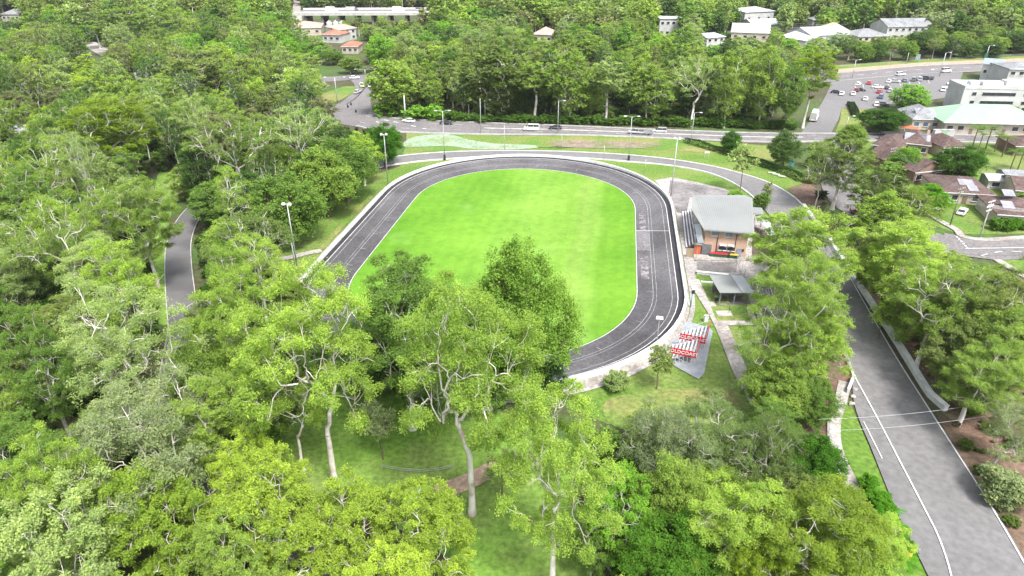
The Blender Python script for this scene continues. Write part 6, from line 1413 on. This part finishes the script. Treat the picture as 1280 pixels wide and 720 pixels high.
def joined(name, kind, var, lod, color, H=None):
    tm, cm, r95, top, off = proto(kind, var, lod)
    nt_, nc = len(tm.vertices), len(cm.vertices)
    co = np.empty(nt_*3, np.float32); tm.vertices.foreach_get('co', co); cc = np.empty(nc*3, np.float32); cm.vertices.foreach_get('co', cc)
    me = bpy.data.meshes.new(name); f1 = [tuple(p.vertices) for p in tm.polygons]; q = np.arange(nc).reshape(-1, 4)+nt_
    V = np.concatenate([co, cc]).reshape(-1, 3); me.from_pydata(V.tolist(), [], f1+q.tolist()); me.materials.append(tm.materials[0]); mn = 'leaves_%s_%d_%d' % (name, var, int(color[0]*1000)); foliage(mn, .4, color); me.materials.append(M[mn])
    mi = np.zeros(len(me.polygons), np.int32); mi[len(f1):] = 1; me.polygons.foreach_set('material_index', mi)
    t = np.zeros(len(cm.polygons), np.float32); cm.attributes['tint'].data.foreach_get('value', t); a = me.attributes.new('tint', 'FLOAT', 'FACE'); a.data.foreach_set('value', np.concatenate([np.zeros(len(f1), np.float32), t])); me.update()
    o = bpy.data.objects.new(name, me); o.color = (*color, 1); return o
prs = [joined('distant_tree', k, v, 3, c) for v, (k, c) in enumerate([('gum', MID), ('leafy', LIME), ('broad', GREEN), ('broad', DEEP), ('leafy', PALE), ('grey', OLIVE), ('grey', GREYG), ('broad', MID), ('gum', OLIVE), ('broad', BROWNG)])]
pts = []; rr = random.Random(9)
for t in rest: pts.append((t[1], t[2], 0, t[3]/KINDS[t[0]]['H']*(1.1 if t[0] in ('broad', 'grey') else .85)*.95))
FARROAD = [p for p in ROADS]
WF = [(p.x, p.y) for p in (P2(-40, 40), P2(400, 48), P2(465, 50), P2(1040, 60), P2(1330, 48))]
y = 300.0
while y < 1150:
    sp = 9.5 if y < 700 else 13
    x = -y*.95-40
    while x < y*.95+40:
        X = x+rr.uniform(-.4, .4)*sp; Y = y+rr.uniform(-.4, .4)*sp; x += sp
        u, v, d = proj(X, Y, 0); lim = 40+ (8 if u < 400 else 10+10*(u-400)/640 if u < 1040 else 20-12*(u-1040)/290)
        if v > lim or u < -120 or u > 1400: continue
        h = rr.uniform(9, 19); R = 6
        if any((X-a)**2+(Y-b_)**2 < (r_+3)**2 for a, b_, r_ in HOUSE_FP): continue
        if 360 < u < 545 and 14 < v < 42: continue
        if blocked(X, Y, h, R):
            h = 8
            if blocked(X, Y, h, 4): continue
        pts.append((X, Y, 0, h/20*rr.uniform(1.05, 1.4)*(1.25 if y > 700 else 1)))
    y += sp*.87
scatter('distant_wood', 'continuous far off wood of mixed green trees filling the top of the view', 'wood', pts, prs, .8, 1.2)
print('FILL', len(keep), 'REST/FAR', len(pts), counts)
# undergrowth: low leafy plants on the forest floor
ups = [joined('undergrowth_plant', 'shrub', v, 2, c) for v, c in enumerate([DEEP, GREEN, (.06, .085, .03), OLIVE, (.05, .11, .015)])]
pts = []
for name, poly, sp, kw, cols, hr in REG:
    if 'litter' in name or 'gardens' in name: continue
    W = [P2(x, y) for x, y in poly]; x0, x1 = min(p.x for p in W), max(p.x for p in W); y0, y1 = max(20, min(p.y for p in W)), min(330, max(p.y for p in W)); Wt = [(p.x, p.y) for p in W]
    s = 2.9; y = y0
    while y < y1:
        x = x0; s = 2.7 if y < 170 else 4.0
        while x < x1:
            X = x+rr.uniform(-.45, .45)*s; Y = y+rr.uniform(-.45, .45)*s; x += s
            if not in_poly(X, Y, Wt): continue
            u, v, d = proj(X, Y, 0)
            if u < -40 or u > 1320 or v > 760: continue
            if not region_ok(u, v, Y) or not road_clear(Vector((X, Y)), 1.8): continue
            hh = rr.uniform(.7, 3.0)
            if blocked(X, Y, hh, 1.5): continue
            pts.append((X, Y, 0, hh/3.6*1.1))
        y += s
scatter('undergrowth', 'dark leafy undergrowth covering the forest floor between the trunks', 'undergrowth', pts, ups, .5, 1)
print('UNDER', len(pts))
ls = [joined('scrub_tuft', 'shrub', v, 3, c) for v, c in enumerate([(.10, .13, .04), (.16, .12, .07), (.12, .17, .04)])]
pts = []
LP = [(p.x, p.y) for p in pxs((1018, 262), (1060, 300), (1100, 330), (1200, 345), (1330, 345), (1360, 900), (1330, 780), (1275, 690), (1200, 560), (1136, 452), (1086, 375), (1044, 318))]
for k in range(2600):
    X = rr.uniform(15, 130); Y = rr.uniform(35, 150)
    if in_poly(X, Y, LP) and road_clear(Vector((X, Y)), .7): pts.append((X, Y, 0, rr.uniform(.06, .24)))
scatter('litter_scrub', 'sparse low scrub and fallen twigs over the brown leaf litter', 'scrub', pts, ls, .5, 1)
if HAZE > 0:
    mb = MB(); mb.box((0, 500, 60), (3600, 2200, 122)); hz = mb.build('haze', 'asphalt'); tag(hz, 'thin pale summer haze filling the air over the whole view', 'haze', kind='stuff')
    m = bpy.data.materials.new('haze_air'); m.use_nodes = True; n = m.node_tree.nodes; n.clear(); out = n.new('ShaderNodeOutputMaterial'); pv = n.new('ShaderNodeVolumePrincipled'); pv.inputs['Density'].default_value = HAZE; pv.inputs['Color'].default_value = (.93, .96, 1, 1); pv.inputs['Anisotropy'].default_value = .2
    m.node_tree.links.new(pv.outputs[0], out.inputs['Volume']); hz.data.materials.clear(); hz.data.materials.append(m)
